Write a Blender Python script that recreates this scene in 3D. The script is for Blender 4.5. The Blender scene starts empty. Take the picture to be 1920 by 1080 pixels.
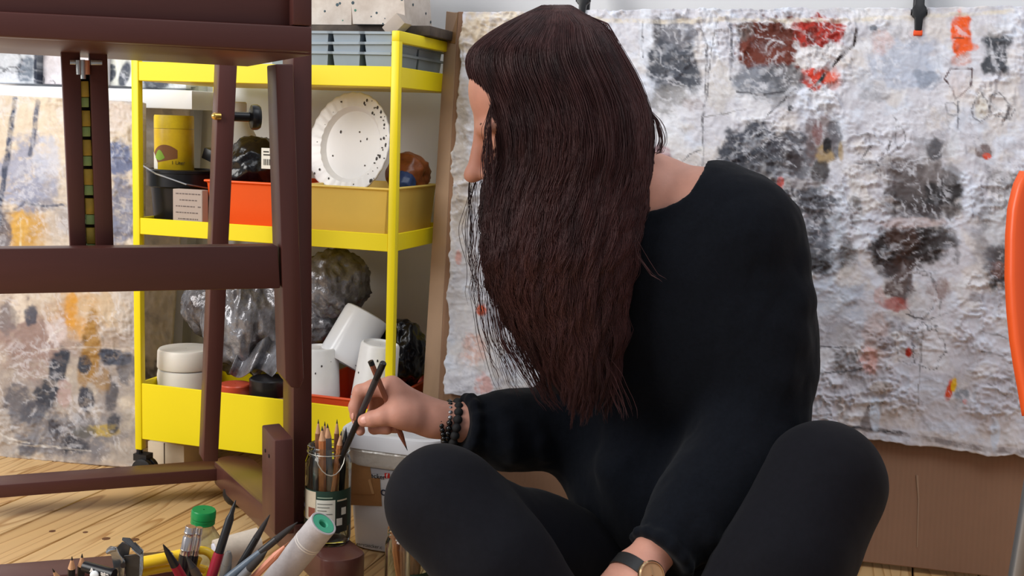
import bpy, bmesh, math, random
import numpy as np
from mathutils import Vector, Matrix
random.seed(7)
RNG = np.random.default_rng(11)
SC = bpy.context.scene
COL = SC.collection
PI = math.pi

# ------------------------------------------------------------------ camera, world, lights, exposure
F_PX, PITCH, ROLL, CAM_H = 2150.0, 0.1382, 0.0354, 0.6284
cp, sp, cr, sr = math.cos(PITCH), math.sin(PITCH), math.cos(ROLL), math.sin(ROLL)
FW = np.array([0, cp, -sp]); _r = np.array([1.0, 0, 0]); _u = np.array([0, sp, cp])
RT = _r * cr + _u * sr
UP = -_r * sr + _u * cr
CAM = np.array([0, 0, CAM_H])
cam = bpy.data.cameras.new('camera'); camo = bpy.data.objects.new('camera', cam); COL.objects.link(camo)
cam.sensor_width = 36.0; cam.lens = 36.0 * F_PX / 1920.0; cam.clip_start = 0.05
m = Matrix.Identity(4)
for i in range(3):
    m[i][0], m[i][1], m[i][2], m[i][3] = RT[i], UP[i], -FW[i], CAM[i]
camo.matrix_world = m
SC.camera = camo

wd = bpy.data.worlds.new('world'); SC.world = wd; wd.use_nodes = True
bg = wd.node_tree.nodes['Background']
bg.inputs[0].default_value = (0.86, 0.92, 1.0, 1); bg.inputs[1].default_value = 0.38

def area(name, loc, target, size, sy, power, col):
    l = bpy.data.lights.new(name, 'AREA'); l.shape = 'RECTANGLE'; l.size = size; l.size_y = sy
    l.energy = power; l.color = col
    o = bpy.data.objects.new(name, l); COL.objects.link(o); o.location = loc
    o.rotation_euler = (Vector(target) - Vector(loc)).to_track_quat('-Z', 'Y').to_euler()
    return o
area('window_light', (-2.3, 0.35, 1.7), (0.1, 1.6, 0.35), 1.6, 1.7, 76, (1.0, 0.975, 0.94))
area('skylight', (0.6, 0.7, 2.7), (0.2, 1.6, 0.3), 1.8, 1.4, 24, (0.93, 0.96, 1.0))
SC.view_settings.view_transform = 'Standard'; SC.view_settings.look = 'None'
SC.view_settings.exposure = 0.0; SC.view_settings.gamma = 1.0; SC.view_settings.use_curve_mapping = False

# ------------------------------------------------------------------ placement helpers (metres; floor z = 0)
def ray(px, py): return FW + RT * (px - 960) / F_PX - UP * (py - 540) / F_PX
def at(px, py, Y):
    d = ray(px, py); return CAM + d * (Y / d[1])
def onz(px, py, z=0.0):
    d = ray(px, py); return CAM + d * ((z - CAM_H) / d[2])
def onp(px, py, p0, n):
    d = ray(px, py); return CAM + d * (np.dot(np.asarray(p0) - CAM, n) / np.dot(d, n))
def nrm(v):
    v = np.asarray(v, float); return v / np.linalg.norm(v)
V3 = lambda *a: np.array(a, float)

# ------------------------------------------------------------------ colour and materials
def lin(c):
    out = []
    for v in c[:3]:
        v /= 255.0
        out.append(v / 12.92 if v <= 0.04045 else ((v + 0.055) / 1.055) ** 2.4)
    return tuple(out)
_M = {}
def mat(name, col, rough=0.5, metal=0.0, var=0.0, vscale=8.0, stretch=None, bump=0.0, bscale=60.0, spec=0.5, trans=0.0,
        ior=1.45, attr=False, coat=0.0, sheen=0.0, col2=None, bdist=0.002, alpha=1.0, sss=0.0):
    if name in _M: return _M[name]
    M = bpy.data.materials.new(name); M.use_nodes = True; nt = M.node_tree; b = nt.nodes['Principled BSDF']
    L = nt.links.new; c = lin(col)
    b.inputs['Roughness'].default_value = rough; b.inputs['Metallic'].default_value = metal
    b.inputs['Specular IOR Level'].default_value = spec; b.inputs['IOR'].default_value = ior
    b.inputs['Transmission Weight'].default_value = trans; b.inputs['Coat Weight'].default_value = coat
    b.inputs['Sheen Weight'].default_value = sheen; b.inputs['Sheen Roughness'].default_value = 0.5
    b.inputs['Alpha'].default_value = alpha
    if sss:
        b.inputs['Subsurface Weight'].default_value = sss; b.inputs['Subsurface Radius'].default_value = (0.012, 0.005, 0.003)
        b.inputs['Subsurface Scale'].default_value = 0.6
    tc = nt.nodes.new('ShaderNodeTexCoord'); mp = nt.nodes.new('ShaderNodeMapping'); L(tc.outputs['Object'], mp.inputs['Vector'])
    if stretch: mp.inputs['Scale'].default_value = stretch
    src = None
    if attr:
        a = nt.nodes.new('ShaderNodeVertexColor'); a.layer_name = 'Col'; src = a.outputs['Color']
    if var > 0 or col2:
        n = nt.nodes.new('ShaderNodeTexNoise'); n.inputs['Scale'].default_value = vscale; n.inputs['Detail'].default_value = 6
        n.inputs['Roughness'].default_value = 0.65
        L(mp.outputs['Vector'], n.inputs['Vector'])
        rp = nt.nodes.new('ShaderNodeValToRGB'); L(n.outputs['Fac'], rp.inputs['Fac'])
        e = rp.color_ramp.elements; e[0].position = 0.32; e[1].position = 0.68
        if attr:
            e[0].color = (1 - var,) * 3 + (1,); e[1].color = (1 + var,) * 3 + (1,)
            mx = nt.nodes.new('ShaderNodeMix'); mx.data_type = 'RGBA'; mx.blend_type = 'MULTIPLY'; mx.inputs['Factor'].default_value = 1
            L(src, mx.inputs['A']); L(rp.outputs['Color'], mx.inputs['B']); src = mx.outputs['Result']
        else:
            c2 = lin(col2) if col2 else tuple(min(1, x * (1 + var)) for x in c)
            c1 = c if col2 else tuple(x * (1 - var) for x in c)
            e[0].color = c1 + (1,); e[1].color = c2 + (1,); src = rp.outputs['Color']
    if src is not None: L(src, b.inputs['Base Color'])
    else: b.inputs['Base Color'].default_value = c + (1,)
    if bump > 0:
        n2 = nt.nodes.new('ShaderNodeTexNoise'); n2.inputs['Scale'].default_value = bscale; n2.inputs['Detail'].default_value = 5
        L(mp.outputs['Vector'], n2.inputs['Vector'])
        bp = nt.nodes.new('ShaderNodeBump'); bp.inputs['Strength'].default_value = bump; bp.inputs['Distance'].default_value = bdist
        L(n2.outputs['Fac'], bp.inputs['Height']); L(bp.outputs['Normal'], b.inputs['Normal'])
    _M[name] = M
    return M

# ------------------------------------------------------------------ objects
def _wloc(o):
    p = np.zeros(3)
    while o is not None:
        p = p + np.array(o.location); o = o.parent
    return p
def tag(o, label=None, cat=None, group=None, kind=None):
    if label: o['label'] = label
    if cat: o['category'] = cat
    if group: o['group'] = group
    if kind: o['kind'] = kind
    return o
def thing(name, label, cat, loc=(0, 0, 0), group=None, kind=None):
    o = bpy.data.objects.new(name, None); COL.objects.link(o); o.location = Vector(loc); o.empty_display_size = 0.02
    return tag(o, label, cat, group, kind)
class MB:
    """collects vertices and faces, then links them as one mesh object"""
    def __init__(s): s.v = []; s.f = []; s.n = 0; s.m = []
    def add(s, v, f, mi=0):
        v = np.asarray(v, float).reshape(-1, 3); s.v.append(v)
        for q in f: s.f.append(tuple(int(i) + s.n for i in q)); s.m.append(mi)
        s.n += len(v); return s
    def prism(s, poly, vec, mi=0):
        p = np.asarray(poly, float); n = len(p); v = np.vstack([p, p + np.asarray(vec, float)])
        f = [tuple(range(n)), tuple(range(2 * n - 1, n - 1, -1))] + [(i, i + n, (i + 1) % n + n, (i + 1) % n) for i in range(n)]
        return s.add(v, f, mi)
    def box(s, o, ex, ey, ez, mi=0):
        o, ex, ey, ez = (np.asarray(a, float) for a in (o, ex, ey, ez))
        return s.prism([o, o + ex, o + ex + ey, o + ey], ez, mi)
    def cbox(s, c, sx, sy, sz, R=None, mi=0):
        R = np.eye(3) if R is None else R; c = np.asarray(c, float)
        ex, ey, ez = R[:, 0] * sx, R[:, 1] * sy, R[:, 2] * sz
        return s.box(c - (ex + ey + ez) / 2, ex, ey, ez, mi)
    def lathe(s, c, axis, prof, n=32, mi=0, cap=True, sq=None):
        """prof = [(radius, height)...] along axis"""
        c = np.asarray(c, float); a = nrm(axis); t = np.array([1, 0, 0.0]) if abs(a[0]) < .8 else np.array([0, 1.0, 0])
        e1 = nrm(np.cross(a, t)); e2 = np.cross(a, e1); th = np.arange(n) * 2 * PI / n
        v = []
        for r, h in prof: v.append(c + a * h + r * (np.outer(np.cos(th), e1) + np.outer(np.sin(th), e2)))
        f = []
        for k in range(len(prof) - 1):
            for i in range(n):
                j = (i + 1) % n; f.append((k * n + i, k * n + j, (k + 1) * n + j, (k + 1) * n + i))
        if cap:
            f.append(tuple(range(n - 1, -1, -1))); f.append(tuple(range((len(prof) - 1) * n, len(prof) * n)))
        return s.add(np.vstack(v), f, mi)
    def tube(s, pts, r, n=10, mi=0, closed=False, cap=True, flat=None):
        P = np.asarray(pts, float); m_ = len(P); r = np.full(m_, r) if np.isscalar(r) else np.asarray(r, float)
        T = np.gradient(P, axis=0) if not closed else np.roll(P, -1, 0) - np.roll(P, 1, 0)
        T /= np.linalg.norm(T, axis=1)[:, None] + 1e-12
        a = np.array([0, 0, 1.0]) if abs(T[0][2]) < .9 else np.array([1.0, 0, 0])
        N = nrm(np.cross(T[0], a)); th = np.arange(n) * 2 * PI / n; v = []
        for k in range(m_):
            N = nrm(N - T[k] * np.dot(N, T[k])); B = np.cross(T[k], N); fl = flat if flat else 1.0
            v.append(P[k] + r[k] * (np.outer(np.cos(th), N) + fl * np.outer(np.sin(th), B)))
        f = []
        for k in range(m_ if closed else m_ - 1):
            k2 = (k + 1) % m_
            for i in range(n):
                j = (i + 1) % n; f.append((k * n + i, k * n + j, k2 * n + j, k2 * n + i))
        if cap and not closed:
            f.append(tuple(range(n - 1, -1, -1))); f.append(tuple(range((m_ - 1) * n, m_ * n)))
        return s.add(np.vstack(v), f, mi)
    def ball(s, c, r, n=12, mi=0, R=None):
        r = np.full(3, r) if np.isscalar(r) else np.asarray(r, float); v = []; h = max(4, n // 2)
        for k in range(h + 1):
            ph = PI * k / h
            for i in range(n):
                th = 2 * PI * i / n; v.append((math.sin(ph) * math.cos(th) * r[0], math.sin(ph) * math.sin(th) * r[1], math.cos(ph) * r[2]))
        v = np.array(v)
        if R is not None: v = v @ R.T
        f = [(k * n + i, k * n + (i + 1) % n, (k + 1) * n + (i + 1) % n, (k + 1) * n + i) for k in range(h) for i in range(n)]
        return s.add(v + np.asarray(c, float), [q[::-1] for q in f], mi)
    def build(s, name, mats, parent=None, smooth=True, bevel=0.0, seg=2, local=False, label=None, kind=None, ang=0.6):
        me = bpy.data.meshes.new(name); V = np.vstack(s.v)
        off = np.zeros(3) if (local or parent is None) else _wloc(parent)
        base = np.zeros(3)
        if parent is None and not local:
            base = np.array([(V[:, 0].min() + V[:, 0].max()) / 2, (V[:, 1].min() + V[:, 1].max()) / 2, V[:, 2].min()]); off = base
        me.from_pydata((V - off).tolist(), [], s.f)
        mats = mats if isinstance(mats, (list, tuple)) else [mats]
        for q in mats: me.materials.append(q)
        if len(mats) > 1: me.polygons.foreach_set('material_index', s.m)
        bm = bmesh.new(); bm.from_mesh(me)
        bmesh.ops.remove_doubles(bm, verts=bm.verts, dist=1e-7)
        bmesh.ops.recalc_face_normals(bm, faces=bm.faces)
        if bevel > 0:
            es = [e for e in bm.edges if len(e.link_faces) == 2 and e.calc_face_angle(0) > 0.5]
            bmesh.ops.bevel(bm, geom=es, offset=bevel, segments=seg, affect='EDGES', profile=0.5, clamp_overlap=True)
        if smooth:
            for q in bm.faces: q.smooth = True
            for e in bm.edges:
                if len(e.link_faces) == 2 and e.calc_face_angle(0) > ang: e.smooth = False
        bm.to_mesh(me); bm.free()
        o = bpy.data.objects.new(name, me); COL.objects.link(o)
        if parent is not None: o.parent = parent
        else: o.location = Vector(base)
        if label: o['label'] = label
        if kind: o['kind'] = kind
        return o
def raw_mesh(name, V, Fq, mats, parent=None, cols=None, smooth=True, label=None, kind=None, mi=None):
    me = bpy.data.meshes.new(name); V = np.asarray(V, float)
    if parent is not None: off = _wloc(parent)
    else: off = np.array([(V[:, 0].min() + V[:, 0].max()) / 2, (V[:, 1].min() + V[:, 1].max()) / 2, V[:, 2].min()])
    Fq = np.asarray(Fq, np.int32); nf, k = Fq.shape
    me.vertices.add(len(V)); me.vertices.foreach_set('co', (V - off).astype(np.float32).ravel())
    me.loops.add(nf * k); me.loops.foreach_set('vertex_index', Fq.ravel())
    me.polygons.add(nf); me.polygons.foreach_set('loop_start', np.arange(nf, dtype=np.int32) * k)
    if smooth: me.polygons.foreach_set('use_smooth', np.ones(nf, bool))
    for q in (mats if isinstance(mats, (list, tuple)) else [mats]): me.materials.append(q)
    if mi is not None: me.polygons.foreach_set('material_index', np.asarray(mi, np.int32))
    me.update(calc_edges=True)
    if cols is not None:
        ca = me.color_attributes.new('Col', 'FLOAT_COLOR', 'POINT')
        ca.data.foreach_set('color', np.hstack([cols, np.ones((len(cols), 1))]).astype(np.float32).ravel())
    o = bpy.data.objects.new(name, me); COL.objects.link(o)
    if parent is not None: o.parent = parent
    else: o.location = Vector(off)
    if label: o['label'] = label
    if kind: o['kind'] = kind
    return o
def copy_tree(o, parent=None):
    c = o.copy(); COL.objects.link(c); c.parent = parent
    for ch in list(o.children): copy_tree(ch, c)
    return c
def rot_to(a, twist=0.0):
    """3x3 with local z along a"""
    a = nrm(a); t = np.array([0, -1.0, 0]) if abs(a[1]) < .9 else np.array([1.0, 0, 0])
    x = nrm(np.cross(t, a)); y = np.cross(a, x)
    c, s_ = math.cos(twist), math.sin(twist)
    return np.stack([x * c + y * s_, -x * s_ + y * c, a], 1)
def set_pose(o, loc, R):
    o.location = Vector(loc); o.rotation_euler = Matrix([[float(R[i][j]) for j in range(3)] for i in range(3)]).to_euler()
def text(name, body, size, origin, ex, ey, matl, parent, depth=0.0004, align='LEFT', bold=0.0):
    cu = bpy.data.curves.new(name, 'FONT'); cu.body = body; cu.size = size; cu.extrude = depth / size * 1.0 * size; cu.align_x = align; cu.offset = bold
    tmp = bpy.data.objects.new(name + '_tmp', cu); COL.objects.link(tmp)
    dg = bpy.context.evaluated_depsgraph_get(); me = bpy.data.meshes.new_from_object(tmp.evaluated_get(dg))
    bpy.data.objects.remove(tmp); bpy.data.curves.remove(cu)
    n = len(me.vertices); co = np.empty(n * 3, np.float32); me.vertices.foreach_get('co', co); co = co.reshape(-1, 3).astype(float)
    ex, ey = nrm(ex), nrm(ey); ez = np.cross(ex, ey)
    w = np.asarray(origin) + np.outer(co[:, 0], ex) + np.outer(co[:, 1], ey) + np.outer(co[:, 2], ez) - (_wloc(parent) if parent is not None else 0)
    me.vertices.foreach_set('co', w.astype(np.float32).ravel()); me.materials.clear(); me.materials.append(matl); me.update()
    me.name = name; o = bpy.data.objects.new(name, me); COL.objects.link(o); o.parent = parent
    return o

# ------------------------------------------------------------------ noise
_T = RNG.random(65536)
def _h(*ij):
    k = np.zeros(np.shape(ij[0]), np.uint64)
    for a, p in zip(ij, (374761393, 668265263, 2246822519, 3266489917)): k = k + (np.asarray(a).astype(np.int64) & 0xFFFFF).astype(np.uint64) * np.uint64(p)
    k = k & np.uint64(0xFFFFFFFF); k = ((k ^ (k >> np.uint64(15))) * np.uint64(2246822519)) & np.uint64(0xFFFFFFFF)
    k = ((k ^ (k >> np.uint64(13))) * np.uint64(3266489917)) & np.uint64(0xFFFFFFFF)
    return _T[((k ^ (k >> np.uint64(16))) & np.uint64(65535)).astype(np.int64)]
def vn2(x, y, s=0):
    xi, yi = np.floor(x), np.floor(y); fx, fy = x - xi, y - yi; fx = fx * fx * (3 - 2 * fx); fy = fy * fy * (3 - 2 * fy)
    z = np.full(xi.shape, s)
    a, b = _h(xi, yi, z), _h(xi + 1, yi, z); c, d = _h(xi, yi + 1, z), _h(xi + 1, yi + 1, z)
    return (a * (1 - fx) + b * fx) * (1 - fy) + (c * (1 - fx) + d * fx) * fy
def fbm2(x, y, s=0, o=4, g=.5):
    t = 0; a = 1; n = 0
    for i in range(o): t = t + a * vn2(x * 2 ** i, y * 2 ** i, s + i * 17); n += a; a *= g
    return t / n
def vn3(p, s=0):
    i = np.floor(p); f = p - i; f = f * f * (3 - 2 * f); r = 0; w = np.full(len(p), s)
    for dx in (0, 1):
        for dy in (0, 1):
            for dz in (0, 1):
                r = r + _h(i[:, 0] + dx, i[:, 1] + dy, i[:, 2] + dz, w) * (f[:, 0] if dx else 1 - f[:, 0]) * (f[:, 1] if dy else 1 - f[:, 1]) * (f[:, 2] if dz else 1 - f[:, 2])
    return r
def fbm3(p, s=0, o=3, g=.5):
    t = 0; a = 1; n = 0
    for i in range(o): t = t + a * vn3(p * 2 ** i, s + i * 13); n += a; a *= g
    return t / n
def sstep(a, b, x):
    t = np.clip((x - a) / (b - a), 0, 1); return t * t * (3 - 2 * t)

# ------------------------------------------------------------------ organic surfaces: smooth blends of tapered limbs, meshed
class Blob:
    def __init__(s): s.p = []
    def cone(s, a, b, ra, rb, k=.02, sub=False, squash=None):
        s.p.append(('c', np.asarray(a, float), np.asarray(b, float), ra, rb, k, sub, squash)); return s
    def chain(s, pts, rs, k=.02):
        for i in range(len(pts) - 1): s.cone(pts[i], pts[i + 1], rs[i], rs[i + 1], k)
        return s
    def ell(s, c, r, R=None, k=.02, sub=False):
        s.p.append(('e', np.asarray(c, float), np.asarray(r, float) * np.ones(3), np.eye(3) if R is None else R, 0, k, sub, None)); return s
    @staticmethod
    def dist(q, P):
        if q[0] == 'c':
            _, a, b, ra, rb, k, sub, sq = q
            if sq is not None:
                ax, fac = sq; ax = nrm(ax)
                P = P + np.outer((P - a) @ ax * (fac - 1), ax); b = b + ax * ((b - a) @ ax) * (fac - 1)
            ab = b - a; h = np.clip((P - a) @ ab / (ab @ ab + 1e-12), 0, 1)
            return np.linalg.norm(P - a - h[:, None] * ab, axis=1) - (ra + h * (rb - ra))
        _, c, r, R, _z, k, sub, _s = q
        l = (P - c) @ R; k0 = np.linalg.norm(l / r, axis=1); k1 = np.linalg.norm(l / (r * r), axis=1)
        return np.where(k1 > 1e-9, k0 * (k0 - 1) / np.maximum(k1, 1e-9), -r.min())
    def bounds(s):
        lo = np.full(3, 9.0); hi = -lo
        for q in s.p:
            if q[6]: continue
            if q[0] == 'c':
                for c, r in ((q[1], q[3]), (q[2], q[4])): lo = np.minimum(lo, c - r); hi = np.maximum(hi, c + r)
            else: m_ = q[2].max(); lo = np.minimum(lo, q[1] - m_); hi = np.maximum(hi, q[1] + m_)
        return lo - .02, hi + .02
    @staticmethod
    def _mix(d, e, q):
        k = q[5]
        if q[6]:
            e = -e; h = np.maximum(k - np.abs(d - e), 0) / k; return np.maximum(d, e) + h * h * k * .25
        h = np.maximum(k - np.abs(d - e), 0) / k; return np.minimum(d, e) - h * h * k * .25
    def mesh(s, h, post=None):
        lo, hi = s.bounds(); B = 8; S = B * h; nb = np.ceil((hi - lo) / S).astype(int) + 1
        g = np.stack(np.meshgrid(*[np.arange(n) for n in nb], indexing='ij'), -1).reshape(-1, 3)
        C = lo + (g + .5) * S; D = np.full(len(C), 9.0); each = []
        for q in s.p:
            e = s.dist(q, C); each.append(e); D = s._mix(D, e, q)
        act = np.abs(D) < S * 1.5; g = g[act]; each = [e[act] for e in each]; n = len(g)
        l = np.stack(np.meshgrid(*[np.arange(B + 1)] * 3, indexing='ij'), -1).reshape(-1, 3); nl = len(l)
        D = np.full((n, nl), 9.0)
        for q, e in zip(s.p, each):
            sel = e < S * 2.3 + q[5]
            if not sel.any(): continue
            P = (lo + (g[sel][:, None, :] * B + l[None]) * h).reshape(-1, 3)
            D[sel] = s._mix(D[sel].ravel(), s.dist(q, P), q).reshape(-1, nl)
        if post is not None:
            P = (lo + (g[:, None, :] * B + l[None]) * h).reshape(-1, 3); dd = D.ravel(); nr = np.abs(dd) < .02
            dd[nr] += post(P[nr]); D = dd.reshape(n, nl)
        D4 = D.reshape(n, B + 1, B + 1, B + 1)
        cs = [(0, 0, 0), (1, 0, 0), (0, 1, 0), (1, 1, 0), (0, 0, 1), (1, 0, 1), (0, 1, 1), (1, 1, 1)]
        cv = np.stack([D4[:, a:a + B, b:b + B, c:c + B] for a, b, c in cs], -1).reshape(-1, 8)
        ci = (g[:, None, :] * B + np.stack(np.meshgrid(*[np.arange(B)] * 3, indexing='ij'), -1).reshape(1, -1, 3)).reshape(-1, 3)
        ng = (cv < 0).sum(1); sel = (ng > 0) & (ng < 8); cv = cv[sel]; ci = ci[sel]
        acc = np.zeros((len(cv), 3)); cnt = np.zeros(len(cv)); cs = np.array(cs, float)
        for a in range(8):
            for ax in (0, 1, 2):
                b = a | (1 << ax)
                if b == a: continue
                va, vb = cv[:, a], cv[:, b]; x = (va < 0) != (vb < 0); t = np.where(x, va / np.where(x, va - vb, 1), 0)
                acc += np.where(x[:, None], cs[a] + t[:, None] * (cs[b] - cs[a]), 0); cnt += x
        V = lo + (ci + acc / cnt[:, None]) * h
        N = nb * B + 3; key = lambda q: ((q[:, 0] + 1) * N[1] + q[:, 1] + 1) * N[2] + q[:, 2] + 1
        K = key(ci); od = np.argsort(K); Ks = K[od]
        def find(q):
            k = key(q); j = np.clip(np.searchsorted(Ks, k), 0, len(Ks) - 1); return np.where(Ks[j] == k, od[j], -1)
        Q = []
        for ax, corner in ((0, 1), (1, 2), (2, 4)):
            x = (cv[:, 0] < 0) != (cv[:, corner] < 0); c = ci[x]; o1, o2 = np.zeros(3, int), np.zeros(3, int); o1[(ax + 1) % 3] = 1; o2[(ax + 2) % 3] = 1
            q = np.stack([find(c), find(c - o1), find(c - o1 - o2), find(c - o2)], 1); ok = (q >= 0).all(1); q = q[ok]
            neg = (cv[x][:, 0] < 0)[ok]; q[~neg] = q[~neg][:, ::-1]; Q.append(q)
        return V, np.vstack(Q)

# ================================================================== THE SETTING
YAW = 0.3023
UW = V3(math.cos(YAW), -math.sin(YAW), 0)         # along the wall, to the right
NB = V3(math.sin(YAW), math.cos(YAW), 0)          # into the wall
W0 = V3(-0.107, 2.075, 0)                         # a point at the foot of the back wall
m_wall = mat('wall_paint', (232, 233, 236), .85, var=.03, vscale=3, bump=.15, bscale=40)
MB().box(W0 - UW * 2.6, UW * 4.6, NB * .1, V3(0, 0, 2.4)).build('wall_back', m_wall, smooth=False)['kind'] = 'structure'
m_stain = mat('wall_stain', (150, 148, 138), .9, var=.35, vscale=14, col2=(196, 196, 190))
# floor of planks that run towards the back wall
m_pl = []
for i, c in enumerate(((224, 184, 128), (214, 170, 112), (230, 192, 138), (219, 178, 122))):
    M = bpy.data.materials.new('plank_%d' % i); M.use_nodes = True; nt = M.node_tree; L = nt.links.new; b = nt.nodes['Principled BSDF']
    tc = nt.nodes.new('ShaderNodeTexCoord'); mp = nt.nodes.new('ShaderNodeMapping'); L(tc.outputs['Object'], mp.inputs['Vector'])
    mp.inputs['Scale'].default_value = (1, 0.09, 1); mp.inputs['Location'].default_value = (i * 3.1, i * 1.7, 0)
    n = nt.nodes.new('ShaderNodeTexNoise'); n.inputs['Scale'].default_value = 9; n.inputs['Detail'].default_value = 2; n.inputs['Distortion'].default_value = .6
    L(mp.outputs['Vector'], n.inputs['Vector'])
    mu = nt.nodes.new('ShaderNodeMath'); mu.operation = 'MULTIPLY'; mu.inputs[1].default_value = 16; L(n.outputs['Fac'], mu.inputs[0])
    fr = nt.nodes.new('ShaderNodeMath'); fr.operation = 'FRACT'; L(mu.outputs[0], fr.inputs[0])
    rp = nt.nodes.new('ShaderNodeValToRGB'); L(fr.outputs[0], rp.inputs['Fac']); e = rp.color_ramp.elements
    e[0].position = 0; e[0].color = lin(c) + (1,); e[1].position = .72; e[1].color = lin([v * .95 for v in c]) + (1,)
    q = e.new(.93); q.color = lin((c[0] * .80, c[1] * .72, c[2] * .62)) + (1,); q = e.new(1.0); q.color = lin([v * .97 for v in c]) + (1,)
    L(rp.outputs['Color'], b.inputs['Base Color']); b.inputs['Roughness'].default_value = .42
    m_pl.append(M)
m_gap = mat('gap_dark', (38, 26, 20), .9)
fl = thing('floor', None, None, (0, 1.3, 0), kind='structure')
fd = V3(math.cos(math.radians(71.5)), math.sin(math.radians(71.5)), 0); fn = V3(-fd[1], fd[0], 0)
MB().box(V3(0, 1.3, -.03) - fn * 2.6 - fd * 2.2, fn * 4.6, fd * 3.6, V3(0, 0, .012)).build('subfloor', m_gap, fl, smooth=False)
PW = .0925
m_knot = mat('knot', (104, 66, 40), .5)
for k in range(-22, 18):
    o0 = 1.050 + (k - .0) * PW
    s0 = fn * o0
    # plank mesh local: x across, y along
    g = MB().box((.0012, -1.9, -.018), (PW - .0026, 0, 0), (0, 3.9, 0), (0, 0, .018))
    o = g.build('plank', m_pl[(k * 7) % 4], fl, bevel=.0012, seg=1, local=True)
    yy = random.uniform(-.1, .1)
    pos = s0 + fd * (1.3 + 0) - _wloc(fl); o.location = Vector((pos[0], pos[1], 0))
    o.rotation_euler = (0, 0, math.atan2(fn[1], fn[0]) + 0)
for px, py, r in ((98, 996, .005), (199, 1010, .0062), (253, 1012, .0065), (160, 1013 - 15, .004)):
    c = onz(px, py); k = MB().lathe(c + V3(0, 0, -.002), (0, 0, 1), [(r, 0), (r, .0022), (r * .6, .0025)], 12)
    k.build('knot', m_knot, fl)
# white shelf board on the wall with its bracket
m_white = mat('white_paint', (236, 238, 242), .5, var=.02, vscale=5)
sz = at(0, 160, 2.2)[2]
def wallpt(px, py, off): return onp(px, py, W0 - NB * off, NB)
a = wallpt(-60, 158, .13); b_ = wallpt(360, 166, .13); zt = a[2]
sh = MB().box(V3(a[0], a[1], zt - .034), UW * np.dot(b_ - a, UW), NB * .13, V3(0, 0, .034)).build('trim_1', m_white, bevel=.002)
tag(sh, kind='structure')

# ------------------------------------------------------------------ painted sheets (canvases); features are laid out on the sheet itself
def paint(X, Y, base, feats, seed, strokes=.38):
    n = [fbm2(X / s_, Y / s_, seed + i, 4, .55) for i, s_ in enumerate((90, 90, 38, 14))]
    col = np.zeros(X.shape + (3,)); col[:] = lin(base[0])
    for i, (c, lo, hi, am) in enumerate(base[1]):
        f = fbm2(X / 70 + i * 9, Y / 60 - i * 5, seed + 40 + i, 5, .6); w = sstep(lo, hi, f) * am
        col = col * (1 - w[..., None]) + np.array(lin(c)) * w[..., None]
    wx = (fbm2(X / 26, Y / 26, seed + 90, 4, .6) - .5); wy = (fbm2(X / 26, Y / 26, seed + 91, 4, .6) - .5)
    gx = (fbm2(X / 9, Y / 9, seed + 80, 3) - .5)
    for q in feats:
        c = np.array(lin(q['c'])); op = q.get('o', .9)
        if 'L' in q:
            d = np.full(X.shape, 1e9); P = np.array(q['L'], float); x = X + wx * q.get('j', 8); y = Y + wy * q.get('j', 8)
            for i in range(len(P) - 1):
                ab = P[i + 1] - P[i]; h = np.clip(((x - P[i, 0]) * ab[0] + (y - P[i, 1]) * ab[1]) / (ab @ ab + 1e-9), 0, 1)
                d = np.minimum(d, np.hypot(x - P[i, 0] - h * ab[0], y - P[i, 1] - h * ab[1]))
            w = (1 - sstep(q['w'] * .35, q['w'] * .75, d)) * op * (.55 + .6 * sstep(.35, .6, n[3]))
        else:
            cx, cy, rx, ry = q['e']; j = q.get('j', .9); x = (X - cx) / rx + wx * j * 1.25; y = (Y - cy) / ry + wy * j * 1.25 + gx * .5
            if 'r' in q:
                a_ = q['r']; x0 = (X - cx) * math.cos(a_) + (Y - cy) * math.sin(a_); y0 = -(X - cx) * math.sin(a_) + (Y - cy) * math.cos(a_)
                x = x0 / rx + wx * j; y = y0 / ry + wy * j
            pw = q.get('p', 2.0); d = (np.abs(x) ** pw + np.abs(y) ** pw) ** (1 / pw)
            if 'g' in q: w = np.exp(-((d - 1) / q['g']) ** 2) * op
            else:
                s_ = q.get('s', .22); w = (1 - sstep(1 - s_, 1 + s_, d)) * op
            t = q.get('t', .5); w = w * (1 - t * .7 + t * .7 * sstep(.26, .46, fbm2(X / 13 + cx, Y / 11, seed + 7, 4, .65)) * 1.25)
            w = np.clip(w, 0, 1)
        col = col * (1 - w[..., None]) + c * w[..., None]
    # dry brush strokes of thin white and grey over everything
    for q_, (an, th_) in enumerate(((.35, 0), (1.25, 40), (-.5, 80))):
        u_ = X * math.cos(an) + Y * math.sin(an) + 30 * wx; v_ = -X * math.sin(an) + Y * math.cos(an) + 30 * wy
        st = fbm2(u_ / 40 + th_, v_ / 5.5, seed + 121 + q_, 3, .6); k_ = sstep(.50, .64, fbm2(X / 55 + th_, Y / 55, seed + 131 + q_, 3))
        w = sstep(.58, .70, st) * k_ * strokes; col = col * (1 - w[..., None]) + np.array(lin((226, 226, 233))) * w[..., None]
        w = sstep(.62, .76, 1 - st) * k_ * strokes * .8; col = col * (1 - w[..., None]) + col * .60 * w[..., None]
    return col
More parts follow.
